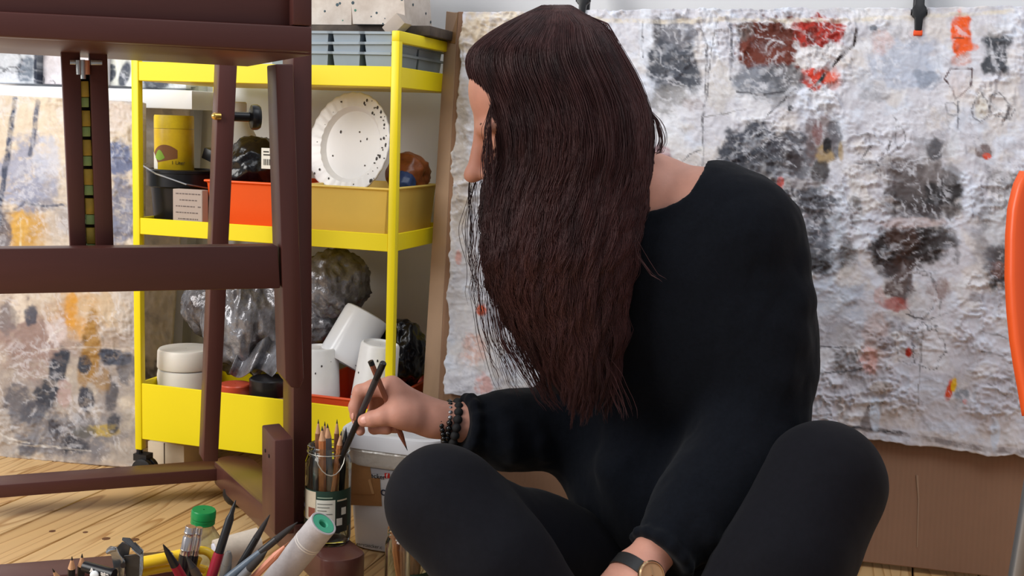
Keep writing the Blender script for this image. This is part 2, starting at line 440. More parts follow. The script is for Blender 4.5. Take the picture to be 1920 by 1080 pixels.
def sheet(name, corners, p0, n, nx, ny, base, feats, matl, seed, relief, thick, wob=(0, 0, 0, 0), label=None, cat=None, parent=None, sag=0.0, back=.0):
    TL, TR, BR, BL = [np.array(c, float) for c in corners]
    u = np.linspace(0, 1, nx)[None, :]; v = np.linspace(0, 1, ny)[:, None]
    X = (TL[0] * (1 - u) + TR[0] * u) * (1 - v) + (BL[0] * (1 - u) + BR[0] * u) * v
    Y = (TL[1] * (1 - u) + TR[1] * u) * (1 - v) + (BL[1] * (1 - u) + BR[1] * u) * v
    el = (fbm2(Y / 40 + 3, Y * 0 + 1, seed + 1, 4, .6) - .5) * 2; er = (fbm2(Y / 40 + 30, Y * 0 + 2, seed + 2, 4, .6) - .5) * 2
    et = (fbm2(X / 45 + 3, X * 0 + 5, seed + 3, 4, .65) - .5) * 2; eb = (fbm2(X / 50 + 3, X * 0 + 7, seed + 4, 4, .6) - .5) * 2
    X = X + wob[0] * el * (1 - u) ** 6 + wob[1] * er * u ** 6
    Y = Y + wob[2] * et * (1 - v) ** 8 + wob[3] * eb * v ** 8 + sag * np.sin(PI * u) * v
    col = paint(X, Y, base, feats, seed, .5 if nx > 400 else .32)
    p0 = np.asarray(p0, float); n = nrm(n)                       # n points away from the viewer side
    D = FW[None, None] + RT * ((X - 960) / F_PX)[..., None] - UP * ((Y - 540) / F_PX)[..., None]
    P = CAM + D * (np.dot(p0 - CAM, n) / (D @ n))[..., None]
    w1 = 1 - np.abs(fbm2(X / 33 + 1.5 * fbm2(X / 40, Y / 40, seed + 61), Y / 24, seed + 60, 4, .6) * 2 - 1)
    w2 = 1 - np.abs(fbm2(X / 16, Y / 30 + 1.2 * fbm2(X / 30, Y / 30, seed + 65), seed + 63, 3, .6) * 2 - 1)
    wm = .25 + .75 * sstep(.42, .62, fbm2(X / 110 + 7, Y / 90, seed + 71, 3))
    hgt = relief * (wm * (w1 ** 5 * .8 + w2 ** 7 * .6) + 1.2 * fbm2(X / 120, Y / 120, seed + 66)) + back * (np.sin(PI * u) * 0 + v * u)
    flat = P.reshape(-1, 3)
    P = P - n * hgt[..., None]
    V = P.reshape(-1, 3); idx = np.arange(nx * ny).reshape(ny, nx)
    Fq = np.stack([idx[:-1, :-1], idx[1:, :-1], idx[1:, 1:], idx[:-1, 1:]], -1).reshape(-1, 4)
    bd = np.concatenate([idx[0, :-1], idx[:-1, -1], idx[-1, :0:-1], idx[:0:-1, 0]])
    nb = len(bd); V2 = flat[bd] + n * thick; b2 = np.arange(nb) + len(V)
    sk = np.stack([bd, np.roll(bd, -1), np.roll(b2, -1), b2], -1)
    top = b2[:nx]; bot = b2[nx - 1 + ny - 1: nx - 1 + ny - 1 + nx][::-1]
    bk = np.stack([top[:-1], top[1:], bot[1:], bot[:-1]], -1)
    cols = np.vstack([col.reshape(-1, 3), np.clip(col.reshape(-1, 3)[bd] * .8, 0, 1)])
    o = raw_mesh(name, np.vstack([V, V2]), np.vstack([Fq, sk, bk]), matl, parent, cols)
    return tag(o, label, cat)

# cardboard that leans on the wall
CY = 0.226
UC = V3(math.cos(CY), -math.sin(CY), 0); NC0 = V3(math.sin(CY), math.cos(CY), 0)
LEAN = math.radians(12.8)
WC = NC0 * math.sin(LEAN) + V3(0, 0, math.cos(LEAN)); NC = NC0 * math.cos(LEAN) - V3(0, 0, math.sin(LEAN))
C0 = onz(1605, 1052, .008)
def card(px, py, off=0.0): return onp(px, py, C0 - NC * off, NC)
def M_card():
    M = mat('cardboard', (154, 119, 94), .85, var=.07, vscale=6, bump=.0)
    nt = M.node_tree; L = nt.links.new; b = nt.nodes['Principled BSDF']
    tc = nt.nodes.new('ShaderNodeTexCoord'); w = nt.nodes.new('ShaderNodeTexWave'); w.inputs['Scale'].default_value = 42; w.inputs['Distortion'].default_value = .6
    mp = nt.nodes.new('ShaderNodeMapping'); mp.inputs['Rotation'].default_value = (0, 0, CY); L(tc.outputs['Object'], mp.inputs[0]); L(mp.outputs[0], w.inputs['Vector'])
    bp = nt.nodes.new('ShaderNodeBump'); bp.inputs['Strength'].default_value = .25; bp.inputs['Distance'].default_value = .0008
    L(w.outputs['Fac'], bp.inputs['Height']); L(bp.outputs[0], b.inputs['Normal']); return M
m_card = M_card(); m_card2 = mat('cardboard_light', (172, 143, 118), .85, var=.06, vscale=9)
TOPW = np.dot(card(1300, 27) - C0, WC)
cb = thing('cardboard_sheet', 'large brown cardboard sheet leaning on the white wall behind the wrinkled abstract canvas', 'cardboard', C0 + UC * -.2)
def cpt(px, py): return card(px, py)
s_l = [np.dot(card(x, y) - C0, UC) for x, y in ((842, 30), (812, 740))]
lx = -.665; fx = -.60
def cq(s, t): return C0 + UC * s + WC * t
def edge_s(px, py): return np.dot(card(px, py) - C0, UC), np.dot(card(px, py) - C0, WC)
a0 = edge_s(858, 28); a1 = edge_s(822, 760)
sl = (a1[0] - a0[0]) / (a1[1] - a0[1])
f0, f1 = a0[0] + sl * (TOPW - a0[1]), a0[0] + sl * (0 - a0[1])
MB().prism([cq(f1, 0), cq(.30, 0), cq(.30, TOPW), cq(f0, TOPW)], NC * .006).build('front_panel', m_card, cb, bevel=.001, seg=1)
b0 = edge_s(831, 24); b1 = edge_s(787, 740); sb = (b1[0] - b0[0]) / (b1[1] - b0[1])
g0, g1 = b0[0] + sb * (TOPW - b0[1]), b0[0] + sb * (0 - b0[1])
bk = NC * .016
MB().prism([cq(g1, 0) + bk, cq(f1, 0), cq(f0, TOPW - .002), cq(g0, TOPW + .006) + bk], NC * .006).build('side_flap', m_card2, cb, bevel=.001, seg=1, label='pale folded side flap')
z0 = np.dot(card(1000, 905) - C0, WC)
MB().tube([cq(-.34, 0.002) - NC * .0004, cq(-.34, .3) - NC * .0004], .0012, 6).build('crease', m_card, cb)
MB().tube([cq(.085, 0.03) - NC * .0002, cq(.083, .1) - NC * .0006, cq(.079, .135) - NC * .001], [.0008, .0012, .0018], 6).build('tear', m_card2, cb)
tp = [cq(f0 + .001, TOPW - .002) - NC * .0006, cq(g0 + .004, TOPW + .004) + bk - NC * .0006, cq(g0 + .0035, TOPW - .05) + bk - NC * .0006, cq(f0 + .001, TOPW - .055) - NC * .0006]
MB().prism(tp, NC * .0005).build('packing_tape', mat('brown_tape', (150, 112, 72), .35, var=.1, vscale=20), cb)

E1 = lambda cx, cy, rx, ry, c, o=.9, **k: dict(e=(cx, cy, rx, ry), c=c, o=o, **k)
LN = lambda pts, w, c, o=.8, **k: dict(L=pts, w=w, c=c, o=o, **k)
PF = [
 E1(940, 75, 75, 55, (206, 190, 168), .9, p=3), E1(865, 300, 22, 150, (186, 172, 156), .75, s=.5), E1(870, 560, 30, 120, (214, 208, 205), .5),
 E1(905, 582, 11, 13, (210, 88, 45), .9), E1(888, 655, 24, 30, (222, 168, 150), .55), E1(905, 720, 16, 22, (224, 150, 135), .6), E1(862, 485, 6, 12, (222, 120, 90), .5),
 E1(1210, 70, 11, 60, (226, 230, 240), .9, p=4), E1(1235, 60, 14, 30, (58, 56, 62), .85), E1(1262, 118, 42, 58, (70, 74, 84), .92, p=3, t=.35), E1(1270, 62, 36, 30, (122, 122, 130), .8, t=.6),
 E1(1258, 185, 40, 26, (150, 148, 148), .75), E1(1300, 200, 20, 14, (140, 112, 104), .4), E1(1332, 70, 13, 50, (230, 234, 244), .7, p=4), E1(1345, 165, 30, 45, (206, 200, 196), .7),
 E1(1438, 86, 62, 50, (110, 50, 36), .97, p=4, s=.1, t=.3), E1(1445, 66, 50, 32, (92, 44, 34), .6, t=.7), E1(1395, 60, 16, 20, (120, 115, 112), .6),
 E1(1535, 62, 43, 27, (168, 40, 26), .95, p=4, s=.12, t=.25), E1(1520, 70, 12, 18, (110, 36, 24), .7), E1(1540, 107, 40, 18, (226, 222, 224), .95, p=4, s=.1, t=.1),
 E1(1532, 145, 36, 13, (206, 62, 40), .95, p=4, s=.12, t=.3), E1(1524, 160, 16, 14, (196, 62, 42), .9, t=.2), E1(1560, 146, 16, 22, (220, 120, 95), .45),
 E1(1420, 155, 45, 32, (108, 114, 126), .75, p=3, t=.6), E1(1470, 150, 36, 26, (84, 86, 94), .7, t=.7), E1(1452, 185, 40, 20, (130, 130, 132), .5),
 LN([(1606, 58), (1598, 85), (1570, 115), (1543, 145), (1518, 172)], 6, (62, 50, 50), .95), LN([(1480, 175), (1470, 190), (1440, 215), (1430, 240)], 3, (70, 68, 72)),
 LN([(1380, 175), (1430, 180), (1490, 170)], 3, (74, 72, 78)), E1(1482, 205, 5, 6, (60, 58, 62), .9),
 E1(1690, 118, 62, 50, (184, 193, 212), .7, t=.4), E1(1735, 150, 24, 18, (140, 150, 168), .7), E1(1655, 80, 22, 22, (224, 190, 182), .5), E1(1636, 56, 7, 5, (120, 125, 135), .9),
 E1(1637, 180, 30, 16, (160, 160, 166), .55, t=.8), E1(1620, 150, 20, 20, (190, 196, 210), .6),
 E1(1803, 66, 17, 40, (238, 92, 26), .97, p=4, s=.14, t=.15), E1(1822, 90, 10, 8, (236, 110, 60), .6), E1(1800, 112, 16, 14, (206, 120, 84), .5), LN([(1790, 72), (1806, 72)], 3, (120, 60, 40)),
 E1(1866, 105, 25, 36, (74, 77, 84), .95, p=3, s=.2, t=.3), E1(1860, 60, 26, 14, (196, 190, 188), .5),
 LN([(1770, 148), (1782, 130), (1822, 131), (1820, 164), (1790, 187), (1786, 170), (1770, 150)], 3, (96, 78, 80), .9, j=3), E1(1798, 158, 22, 22, (214, 200, 198), .5),
 E1(1838, 204, 13, 22, (80, 78, 84), .8, g=.1), E1(1870, 204, 16, 20, (90, 88, 92), .75, g=.1), E1(1838, 204, 10, 18, (212, 206, 190), .5), E1(1785, 205, 14, 12, (120, 118, 122), .6, g=.14),
 LN([(1887, 205), (1890, 225), (1900, 205)], 2.5, (110, 108, 112)), LN([(1797, 190), (1795, 245)], 3, (100, 100, 110)), LN([(1675, 215), (1682, 225), (1675, 235)], 2.5, (110, 108, 112)),
 E1(1420, 272, 60, 38, (72, 74, 84), .92, t=.5, j=1.3), E1(1398, 305, 48, 28, (66, 70, 80), .88, t=.5, j=1.3), E1(1490, 292, 44, 40, (92, 92, 100), .8, t=.6), E1(1410, 268, 16, 13, (170, 172, 180), .6),
 E1(1440, 310, 50, 24, (92, 92, 98), .7), E1(1485, 305, 22, 18, (70, 62, 64), .75), E1(1540, 258, 34, 50, (108, 84, 80), .7, t=.6), E1(1533, 250, 10, 22, (124, 62, 52), .6), E1(1566, 262, 16, 36, (90, 92, 100), .7),
 E1(1546, 292, 17, 20, (178, 152, 108), .8), E1(1538, 325, 18, 22, (62, 56, 56), .85), E1(1551, 275, 8, 14, (40, 38, 42), .9), E1(1577, 285, 5, 16, (190, 160, 100), .6),
 E1(1488, 372, 60, 36, (84, 85, 92), .85, t=.55, j=1.4), E1(1440, 352, 26, 20, (90, 88, 94), .6), E1(1500, 345, 36, 12, (178, 170, 170), .6),
 E1(1392, 350, 30, 17, (206, 46, 38), .96, p=2.5, t=.2), E1(1463, 344, 7, 12, (200, 84, 74), .8), E1(1355, 330, 14, 24, (80, 84, 94), .6),
 E1(1240, 292, 17, 20, (186, 142, 148), .75), E1(1312, 280, 8, 6, (230, 228, 226), .9), LN([(1255, 295), (1275, 308), (1290, 292), (1315, 282)], 2.5, (120, 118, 122)),
 LN([(1310, 40), (1325, 90), (1320, 180), (1318, 230), (1320, 310)], 3.5, (84, 82, 88), .75, j=14), LN([(1345, 40), (1330, 120), (1325, 180)], 2.5, (110, 108, 112)), LN([(1370, 45), (1372, 110), (1370, 150)], 4, (90, 90, 100)),
 LN([(1320, 220), (1360, 215), (1400, 205)], 2.5, (150, 146, 146)), LN([(1205, 42), (1205, 110)], 2.5, (84, 84, 92)),
 E1(1738, 362, 62, 50, (52, 49, 51), .96, t=.25, j=1.0, s=.25), E1(1712, 318, 58, 32, (146, 138, 138), .65), E1(1700, 345, 36, 42, (100, 92, 92), .7), E1(1783, 330, 18, 22, (120, 116, 118), .6), E1(1740, 400, 58, 16, (70, 60, 60), .7),
 E1(1755, 280, 20, 22, (66, 64, 70), .95, t=.2), E1(1776, 280, 10, 22, (170, 166, 168), .7), E1(1790, 275, 12, 24, (216, 218, 224), .7), E1(1742, 282, 30, 28, (120, 118, 122), .4),
 E1(1845, 284, 18, 12, (112, 90, 84), .8), E1(1850, 293, 7, 6, (220, 80, 50), .95), LN([(1610, 255), (1625, 252), (1632, 275), (1615, 300), (1640, 310), (1665, 290), (1668, 265)], 3, (110, 106, 108)),
 E1(1686, 255, 10, 20, (110, 108, 112), .7, g=.12), E1(1630, 315, 22, 14, (150, 146, 148), .6), LN([(1600, 305), (1660, 312), (1700, 300)], 2.5, (120, 116, 120)),
 E1(1878, 340, 34, 22, (120, 116, 118), .7), E1(1880, 400, 36, 40, (120, 120, 124), .55, t=.8), E1(1875, 420, 16, 30, (210, 212, 218), .8),
 E1(1710, 466, 72, 38, (54, 48, 48), .96, p=3, t=.3, j=1.0), E1(1690, 450, 30, 26, (90, 66, 58), .6), E1(1775, 450, 18, 30, (90, 86, 88), .6), E1(1685, 525, 28, 46, (84, 64, 60), .85, t=.5), E1(1660, 500, 22, 20, (70, 64, 66), .7),
 E1(1680, 572, 30, 13, (178, 84, 74), .7), E1(1650, 560, 10, 20, (206, 160, 150), .5), E1(1715, 420, 60, 10, (190, 168, 164), .6),
 E1(1543, 465, 36, 52, (92, 96, 106), .82, p=3, t=.7), E1(1558, 410, 20, 14, (60, 58, 62), .85), E1(1600, 395, 12, 30, (110, 106, 108), .7), E1(1540, 495, 30, 22, (66, 64, 66), .8), E1(1588, 480, 20, 30, (92, 90, 92), .75), E1(1563, 445, 12, 60, (224, 230, 242), .6, j=2.5, s=.6, t=.3),
 E1(1608, 440, 6, 60, (228, 232, 240), .7, j=2.5, s=.6, t=.3), E1(1516, 430, 5, 90, (110, 110, 118), .5, j=2.5, s=.6, t=.3),
 E1(1878, 490, 34, 52, (70, 66, 68), .9, t=.4), E1(1868, 505, 16, 16, (140, 96, 86), .5), E1(1846, 430, 14, 90, (116, 114, 120), .55, j=2.5, s=.6, t=.3), E1(1872, 440, 22, 24, (206, 208, 214), .7),
 E1(1560, 555, 60, 40, (182, 194, 212), .55, t=.5), E1(1590, 520, 24, 20, (222, 214, 208), .6), LN([(1475, 541), (1500, 541), (1518, 546), (1480, 557)], 4, (110, 76, 72)),
 E1(1757, 545, 23, 22, (148, 122, 118), .75, t=.3), E1(1725, 552, 30, 40, (96, 94, 98), .7, g=.05), E1(1725, 560, 24, 30, (204, 205, 210), .5), LN([(1700, 590), (1740, 600), (1762, 590), (1765, 560)], 3, (90, 84, 86)),
 E1(1600, 622, 130, 30, (166, 164, 172), .55, t=.6), E1(1640, 640, 28, 46, (206, 182, 176), .55), E1(1628, 676, 20, 20, (222, 160, 146), .6), E1(1660, 645, 18, 14, (150, 148, 156), .6),
 E1(1738, 650, 32, 42, (84, 82, 88), .8, g=.045), E1(1700, 650, 22, 34, (120, 116, 120), .55, g=.06), E1(1702, 660, 6, 8, (196, 60, 44), .95), E1(1688, 632, 18, 8, (232, 232, 234), .9),
 LN([(1475, 672), (1500, 688), (1535, 702)], 4, (70, 68, 74)), LN([(1480, 700), (1510, 660), (1540, 648), (1600, 653), (1612, 680)], 3, (84, 80, 86)), E1(1585, 682, 22, 28, (138, 134, 136), .7), LN([(1535, 702), (1600, 695), (1613, 690)], 3, (90, 88, 92)),
 E1(1650, 725, 22, 12, (184, 170, 160), .8), LN([(1625, 765), (1640, 755), (1660, 757)], 3, (90, 88, 92)), LN([(1730, 610), (1722, 720), (1720, 760)], 2.5, (150, 148, 152)),
 E1(1778, 735, 7, 20, (222, 78, 34), .95, r=.25), E1(1788, 722, 6, 12, (236, 186, 24), 1, r=.2), E1(1802, 745, 14, 20, (148, 156, 168), .8), E1(1808, 753, 5, 6, (214, 72, 44), .95),
 LN([(1840, 660), (1880, 668), (1910, 655)], 3, (150, 146, 150)), LN([(1840, 620), (1900, 640)], 3, (150, 148, 152)), LN([(1850, 720), (1890, 745)], 2.5, (140, 138, 142)),
 E1(1830, 560, 16, 10, (130, 120, 122), .6), E1(1860, 560, 40, 12, (170, 168, 176), .5), E1(1680, 780, 60, 22, (206, 196, 192), .5), E1(1860, 790, 40, 25, (196, 182, 176), .5), E1(1780, 770, 50, 20, (210, 204, 206), .5),
 LN([(1480, 790), (1560, 797), (1640, 806), (1700, 816), (1780, 832), (1850, 842), (1920, 848)], 9, (140, 130, 128), .75), LN([(1600, 800), (1690, 812)], 5, (60, 56, 58), .9), E1(1623, 790, 9, 22, (112, 100, 98), .7), E1(1640, 775, 10, 34, (222, 234, 250), .8),
 E1(1865, 815, 9, 30, (222, 232, 246), .8), LN([(900, 33), (1100, 40), (1300, 42), (1600, 40), (1900, 24)], 7, (226, 216, 200), .8),
]
m_canvas = mat('painted_canvas', (200, 200, 205), .62, attr=True, var=.07, vscale=70, bump=.35, bscale=85, bdist=.002, spec=.35)
paintng = sheet('abstract_painting', [(866, 24), (1962, 14), (1962, 864), (836, 742)], C0 - NC * .012, NC, 430, 330,
  ((216, 215, 223), [((198, 196, 204), .45, .62, .8), ((224, 230, 243), .5, .66, .85), ((222, 214, 208), .5, .66, .7), ((180, 180, 190), .6, .75, .5), ((234, 234, 238), .56, .68, .7)]), PF, m_canvas, 3, .0075, .004, (9, 4, 5, 7),
  'big white abstract canvas with black, grey and red patches hung on the cardboard', 'painting', sag=-4)
# canvas that stands on the floor at the wall
LFL = [
 E1(120, 730, 190, 150, (128, 118, 118), .5, s=.6, t=.5), E1(130, 600, 170, 70, (176, 150, 130), .45, s=.6, t=.5),
 E1(60, 250, 90, 90, (222, 206, 184), .7), E1(52, 330, 46, 70, (150, 156, 182), .75, t=.7), E1(90, 300, 26, 40, (196, 200, 216), .7), E1(75, 385, 30, 14, (120, 126, 150), .6), E1(100, 210, 40, 60, (228, 212, 190), .6),
 E1(228, 300, 24, 34, (92, 106, 146), .85, t=.5), E1(230, 400, 30, 60, (112, 118, 146), .75, t=.7), E1(215, 225, 40, 30, (214, 202, 196), .7), E1(50, 440, 40, 42, (196, 148, 58), .85, s=.5, t=.4), E1(40, 425, 16, 30, (214, 168, 80), .7), E1(8, 440, 16, 40, (80, 84, 104), .7),
 LN([(30, 188), (24, 240), (14, 310), (6, 380), (0, 420)], 9, (74, 80, 100), .9), LN([(74, 190), (68, 240), (58, 290)], 8, (84, 90, 112), .8), LN([(30, 395), (50, 380), (80, 388), (118, 385)], 4, (90, 94, 110), .8), LN([(42, 410), (40, 460)], 3, (220, 205, 170)),
 E1(150, 585, 46, 42, (202, 148, 70), .85, s=.5, t=.5), E1(135, 570, 14, 40, (214, 150, 40), .7), E1(60, 640, 70, 60, (150, 126, 120), .85, s=.5), E1(190, 580, 50, 30, (206, 184, 156), .7), E1(40, 580, 16, 26, (220, 206, 190), .8, t=.7), E1(62, 590, 12, 24, (60, 66, 84), .8),
 E1(175, 650, 16, 60, (158, 116, 44), .8, t=.5), E1(160, 700, 12, 40, (150, 110, 50), .7), E1(110, 620, 22, 24, (206, 190, 186), .8, t=.7), E1(20, 600, 20, 30, (110, 104, 108), .6),
 E1(112, 686, 18, 30, (46, 52, 66), .95, p=3, t=.2), E1(160, 683, 13, 16, (54, 58, 70), .95), E1(213, 668, 30, 18, (62, 68, 84), .9), E1(240, 690, 16, 34, (90, 92, 104), .7),
 E1(88, 748, 26, 36, (50, 54, 66), .92, t=.35), E1(66, 775, 26, 22, (66, 68, 80), .85), E1(165, 752, 14, 22, (58, 60, 72), .92), E1(34, 755, 24, 34, (84, 84, 94), .75), E1(212, 745, 12, 30, (70, 70, 80), .75), E1(195, 715, 16, 24, (150, 112, 52), .6), E1(125, 735, 16, 26, (176, 150, 146), .7, t=.7),
 E1(130, 820, 130, 44, (112, 112, 120), .75, s=.5, t=.7), E1(200, 806, 30, 12, (184, 158, 76), .8, t=.6), E1(215, 795, 12, 18, (60, 62, 72), .85), E1(140, 835, 26, 16, (58, 60, 70), .85), E1(105, 805, 14, 20, (64, 64, 74), .8), E1(55, 840, 20, 20, (76, 76, 86), .7), E1(160, 810, 20, 10, (90, 88, 84), .7), E1(230, 850, 22, 22, (170, 160, 150), .7),
 E1(10, 810, 22, 40, (176, 166, 158), .7), LN([(0, 812), (20, 822), (60, 828)], 3, (206, 200, 194)), LN([(20, 830), (90, 836), (140, 842), (170, 845)], 3, (196, 190, 184)), LN([(80, 655), (130, 652), (200, 650), (245, 654)], 3, (190, 176, 164)),
 LN([(90, 640), (100, 625), (120, 615)], 3, (220, 212, 206)), E1(240, 580, 20, 40, (190, 180, 172), .6),
]
lp0 = onz(120, 866); ln = nrm(V3(math.sin(.2), math.cos(.2), 0) * math.cos(.12) - V3(0, 0, math.sin(.12)))
sheet('leaning_canvas', [(-62, 176), (268, 192), (262, 878), (-56, 851)], lp0, ln, 150, 290,
  ((206, 192, 176), [((186, 172, 160), .45, .6, .7), ((222, 210, 192), .5, .65, .8), ((150, 146, 152), .58, .72, .6)]), LFL, m_canvas, 23, .0045, .012, (0, 1, 0, 2),
  'tall canvas in ochre and dark blue blotches standing on the floor at the wall', 'painting')
c3 = onp(300, 860, W0 - NB * .05, NB)
cc = thing('cream_canvas', 'cream canvas with grey side edge standing behind the yellow cart', 'painting', V3(c3[0], c3[1], 0))
cn = nrm(NB * math.cos(.04) - V3(0, 0, math.sin(.04))); cp0 = W0 - NB * .075
q = [onp(x, y, cp0, cn) for x, y in ((180, 195), (338, 203), (303, 850), (190, 850))]
sheet('painted_front', [(180, 196), (357, 200), (308, 866), (190, 860)], cp0, cn, 60, 150, ((222, 210, 192), [((200, 190, 178), .45, .6, .7), ((150, 146, 146), .64, .72, .5)]),
  [E1(275, 690, 30, 20, (70, 70, 78), .7), E1(280, 300, 30, 60, (206, 200, 200), .5), E1(285, 640, 20, 40, (226, 216, 200), .6)], m_canvas, 41, .003, .004, parent=cc)
qs = [onp(x, y, cp0, cn) for x, y in ((357, 202), (308, 866))]
m_side = mat('grey_canvas_side', (176, 176, 180), .8, var=.06)
MB().prism([qs[0], qs[1], qs[1] + UW * .026 , qs[0] + UW * .008], cn * .03).build('side_edge', m_side, cc, smooth=False, label='plain grey canvas side')
# small canvases on the shelf
def shelf_canvas(name, quad, base, feats, seed, label, off=.085):
    n = nrm(NB * math.cos(.06) - V3(0, 0, math.sin(.06))); b = wallpt((quad[2][0] + quad[3][0]) / 2, quad[2][1], off)
    return sheet(name, quad, b, n, 50, 50, base, feats, m_canvas, seed, .0015, .014, label=label, cat='painting', parent=None)
shelf_canvas('shelf_canvas', [(-60, 20), (73, 22), (71, 157), (-60, 155)], ((196, 200, 206), [((150, 156, 166), .45, .6, .8), ((216, 218, 224), .5, .65, .8)]),
  [E1(52, 130, 18, 30, (104, 114, 128), .85), E1(20, 110, 26, 22, (60, 60, 66), .8, g=.08), LN([(0, 122), (25, 138), (50, 132)], 3, (70, 70, 76)), E1(69, 110, 4, 60, (40, 46, 62), .95, p=6)], 51,
  'small pale grey canvas with a dark right edge on the white shelf')
shelf_canvas('shelf_canvas', [(78, 20), (200, 24), (198, 160), (70, 157)], ((222, 216, 220), [((206, 198, 200), .45, .6, .7)]),
  [E1(77, 151, 7, 9, (90, 88, 94), .9, g=.14, j=.2), E1(98, 156, 6, 5, (120, 116, 122), .8, g=.16, j=.2)], 57, 'small pinkish white canvas with thin drawn circles on the white shelf', .07)
shelf_canvas('shelf_canvas', [(202, 24), (262, 26), (262, 163), (200, 160)], ((226, 226, 216), [((210, 212, 206), .45, .6, .6)]),
  [E1(209, 142, 8, 13, (72, 78, 90), .97, r=.5, j=.1, t=.1), E1(211, 126, 6, 5, (80, 86, 96), .95, j=.1, t=.1), E1(234, 140, 10, 26, (66, 72, 86), .97, r=.25, j=.2, t=.1)], 61, 'small white canvas with dark leaf shapes on the white shelf beside the cart post', .055)
shelf_canvas('shelf_canvas', [(266, 60), (352, 62), (350, 166), (264, 165)], ((190, 196, 200), [((120, 126, 132), .45, .6, .8)]),
  [E1(292, 158, 22, 14, (70, 74, 84), .9), E1(340, 156, 14, 12, (206, 210, 216), .9)], 67, 'small grey canvas on the white shelf seen under the top of the yellow cart', .07)
# wall bracket right of the shelf
br = thing('wall_bracket', 'small pale metal bracket on the wall at the end of the white shelf', 'bracket', wallpt(378, 200, .02))
k0 = wallpt(364, 200, 0)
MB().box(k0 - NB * .03, UW * .03, NB * .03, V3(0, 0, .05)).build('wall_plate', mat('bracket_paint', (196, 200, 192), .5, var=.1), br, bevel=.002)
MB().box(k0 - NB * .055 + V3(0, 0, .036) + UW * .004, UW * .02, NB * .03, V3(0, 0, .012)).build('arm', mat('bracket_paint', (1, 1, 1)), br, bevel=.002)
# clamps on top of the canvas
m_blk = mat('black_plastic', (26, 26, 29), .38, bump=.1, bscale=90); m_org = mat('orange_pad', (240, 84, 28), .5)
def clamp(px, py, label):
    p = card(px, py, .024); t = thing('clamp', label, 'clamp', p, group=None)
    L_ = lambda u_, n_, w_: p + UC * u_ + NC * n_ + WC * w_
    jaw = [L_(-.0062, 0, 0), L_(-.0095, 0, .012), L_(-.0075, 0, .016), L_(-.0075, 0, .03), L_(-.006, 0, .075), L_(.006, 0, .075), L_(.0075, 0, .03), L_(.0075, 0, .016), L_(.0095, 0, .012), L_(.0062, 0, 0)]
    jaw = [L_(-.005, 0, 0), L_(-.0062, 0, .02), L_(-.0105, 0, .024), L_(-.0105, 0, .036), L_(-.007, 0, .04), L_(-.0065, 0, .085), L_(.0065, 0, .085), L_(.007, 0, .04), L_(.0105, 0, .036), L_(.0105, 0, .024), L_(.0062, 0, .02), L_(.005, 0, 0)]
    MB().prism(jaw, NC * .010).build('front_jaw', m_blk, t, bevel=.0015)
    MB().box(L_(-.006, .032, .015), UC * .012, NC * .01, WC * .07).build('rear_jaw', m_blk, t, bevel=.0015)
    MB().box(L_(-.005, -.002, .06), UC * .01, NC * .045, WC * .012).build('bridge', m_blk, t, bevel=.0015)
    MB().lathe(L_(0, .006, .03) - UC * .012, UC, [(.0045, 0), (.0045, .024)], 12).build('pivot_pin', m_blk, t)
    MB().box(L_(-.0065, .001, -.007), UC * .013, NC * .012, WC * .009).build('front_pad', m_org, t, bevel=.002, label='orange rubber pad')
    MB().box(L_(-.0065, .03, .008), UC * .013, NC * .006, WC * .009).build('rear_pad', m_org, t, bevel=.002)
clamp(1722, 57, 'black clamp with an orange pad on the upper edge of the big canvas')
clamp(1090, 30, 'black clamp on the canvas edge just behind the dark hair')
# orange chair at the right edge
ch = thing('orange_chair', 'orange plastic chair with grey metal legs cut off at the right edge', 'chair', V3(.60, 1.12, 0))
m_chair = mat('orange_plastic', (238, 96, 44), .34, spec=.5, var=.03, vscale=4)
cyv = 1.12
prof = [(1921, 322), (1908, 348), (1898, 390), (1894, 440), (1893, 520), (1896, 580), (1902, 640), (1910, 690), (1919, 738), (1926, 780)]
pl = []
for x, y in prof:
    Yq = cyv
    for _ in range(4):
        p = at(x, y, Yq); Yq = cyv + (p[2] - .5) * .15 + .06
    pl.append(p)
pl = np.array(pl); wr = .46; g = MB(); NR, NT = 48, 3; vs = []
zs = np.linspace(pl[0][2], pl[-1][2], 40); xs = np.interp(-zs, -pl[:, 2], pl[:, 0]); uu = np.linspace(0, 1, 22)
grid = []
for z, x in zip(zs, xs):
    for t_ in uu:
        half = .21 + (pl[4][0] - x); ang = (t_ - .5) * 2; cx_ = pl[4][0] + .21
        grid.append((cx_ + half * ang * (1 - .0 * abs(ang)), cyv + .07 * (1 - ang * ang) + (z - .5) * .15 + .06, z))
n0, n1 = 40, 22; gv = np.array(grid); ff = []
for i in range(n0 - 1):
    for j in range(n1 - 1): ff.append((i * n1 + j, i * n1 + j + 1, (i + 1) * n1 + j + 1, (i + 1) * n1 + j))
sv = MB().add(gv, ff); so = sv.build('backrest', m_chair, ch)
md = so.modifiers.new('s', 'SOLIDIFY'); md.thickness = .012; md.offset = 0
seatg = MB(); sc_ = V3(pl[4][0] + .21, cyv - .14, .43)
seatg.lathe(sc_ - V3(0, 0, .012), (0, 0, 1), [(.06, 0), (.19, .004), (.2, .012), (.19, .02), (.06, .012)], 32)
seatg.build('seat', m_chair, ch)
m_leg = mat('grey_metal', (150, 152, 156), .35, metal=.7)
le = [at(1921, 905, 1.25), at(1891, 1085, 1.25)]
d_ = nrm(le[1] - le[0]); foot = le[1] + d_ * ((0.004 - le[1][2]) / d_[2]); topp = le[0] - d_ * ((.42 - le[0][2]) / d_[2]) * -1
topp = le[0] + d_ * ((.42 - le[0][2]) / d_[2])
off = .0085
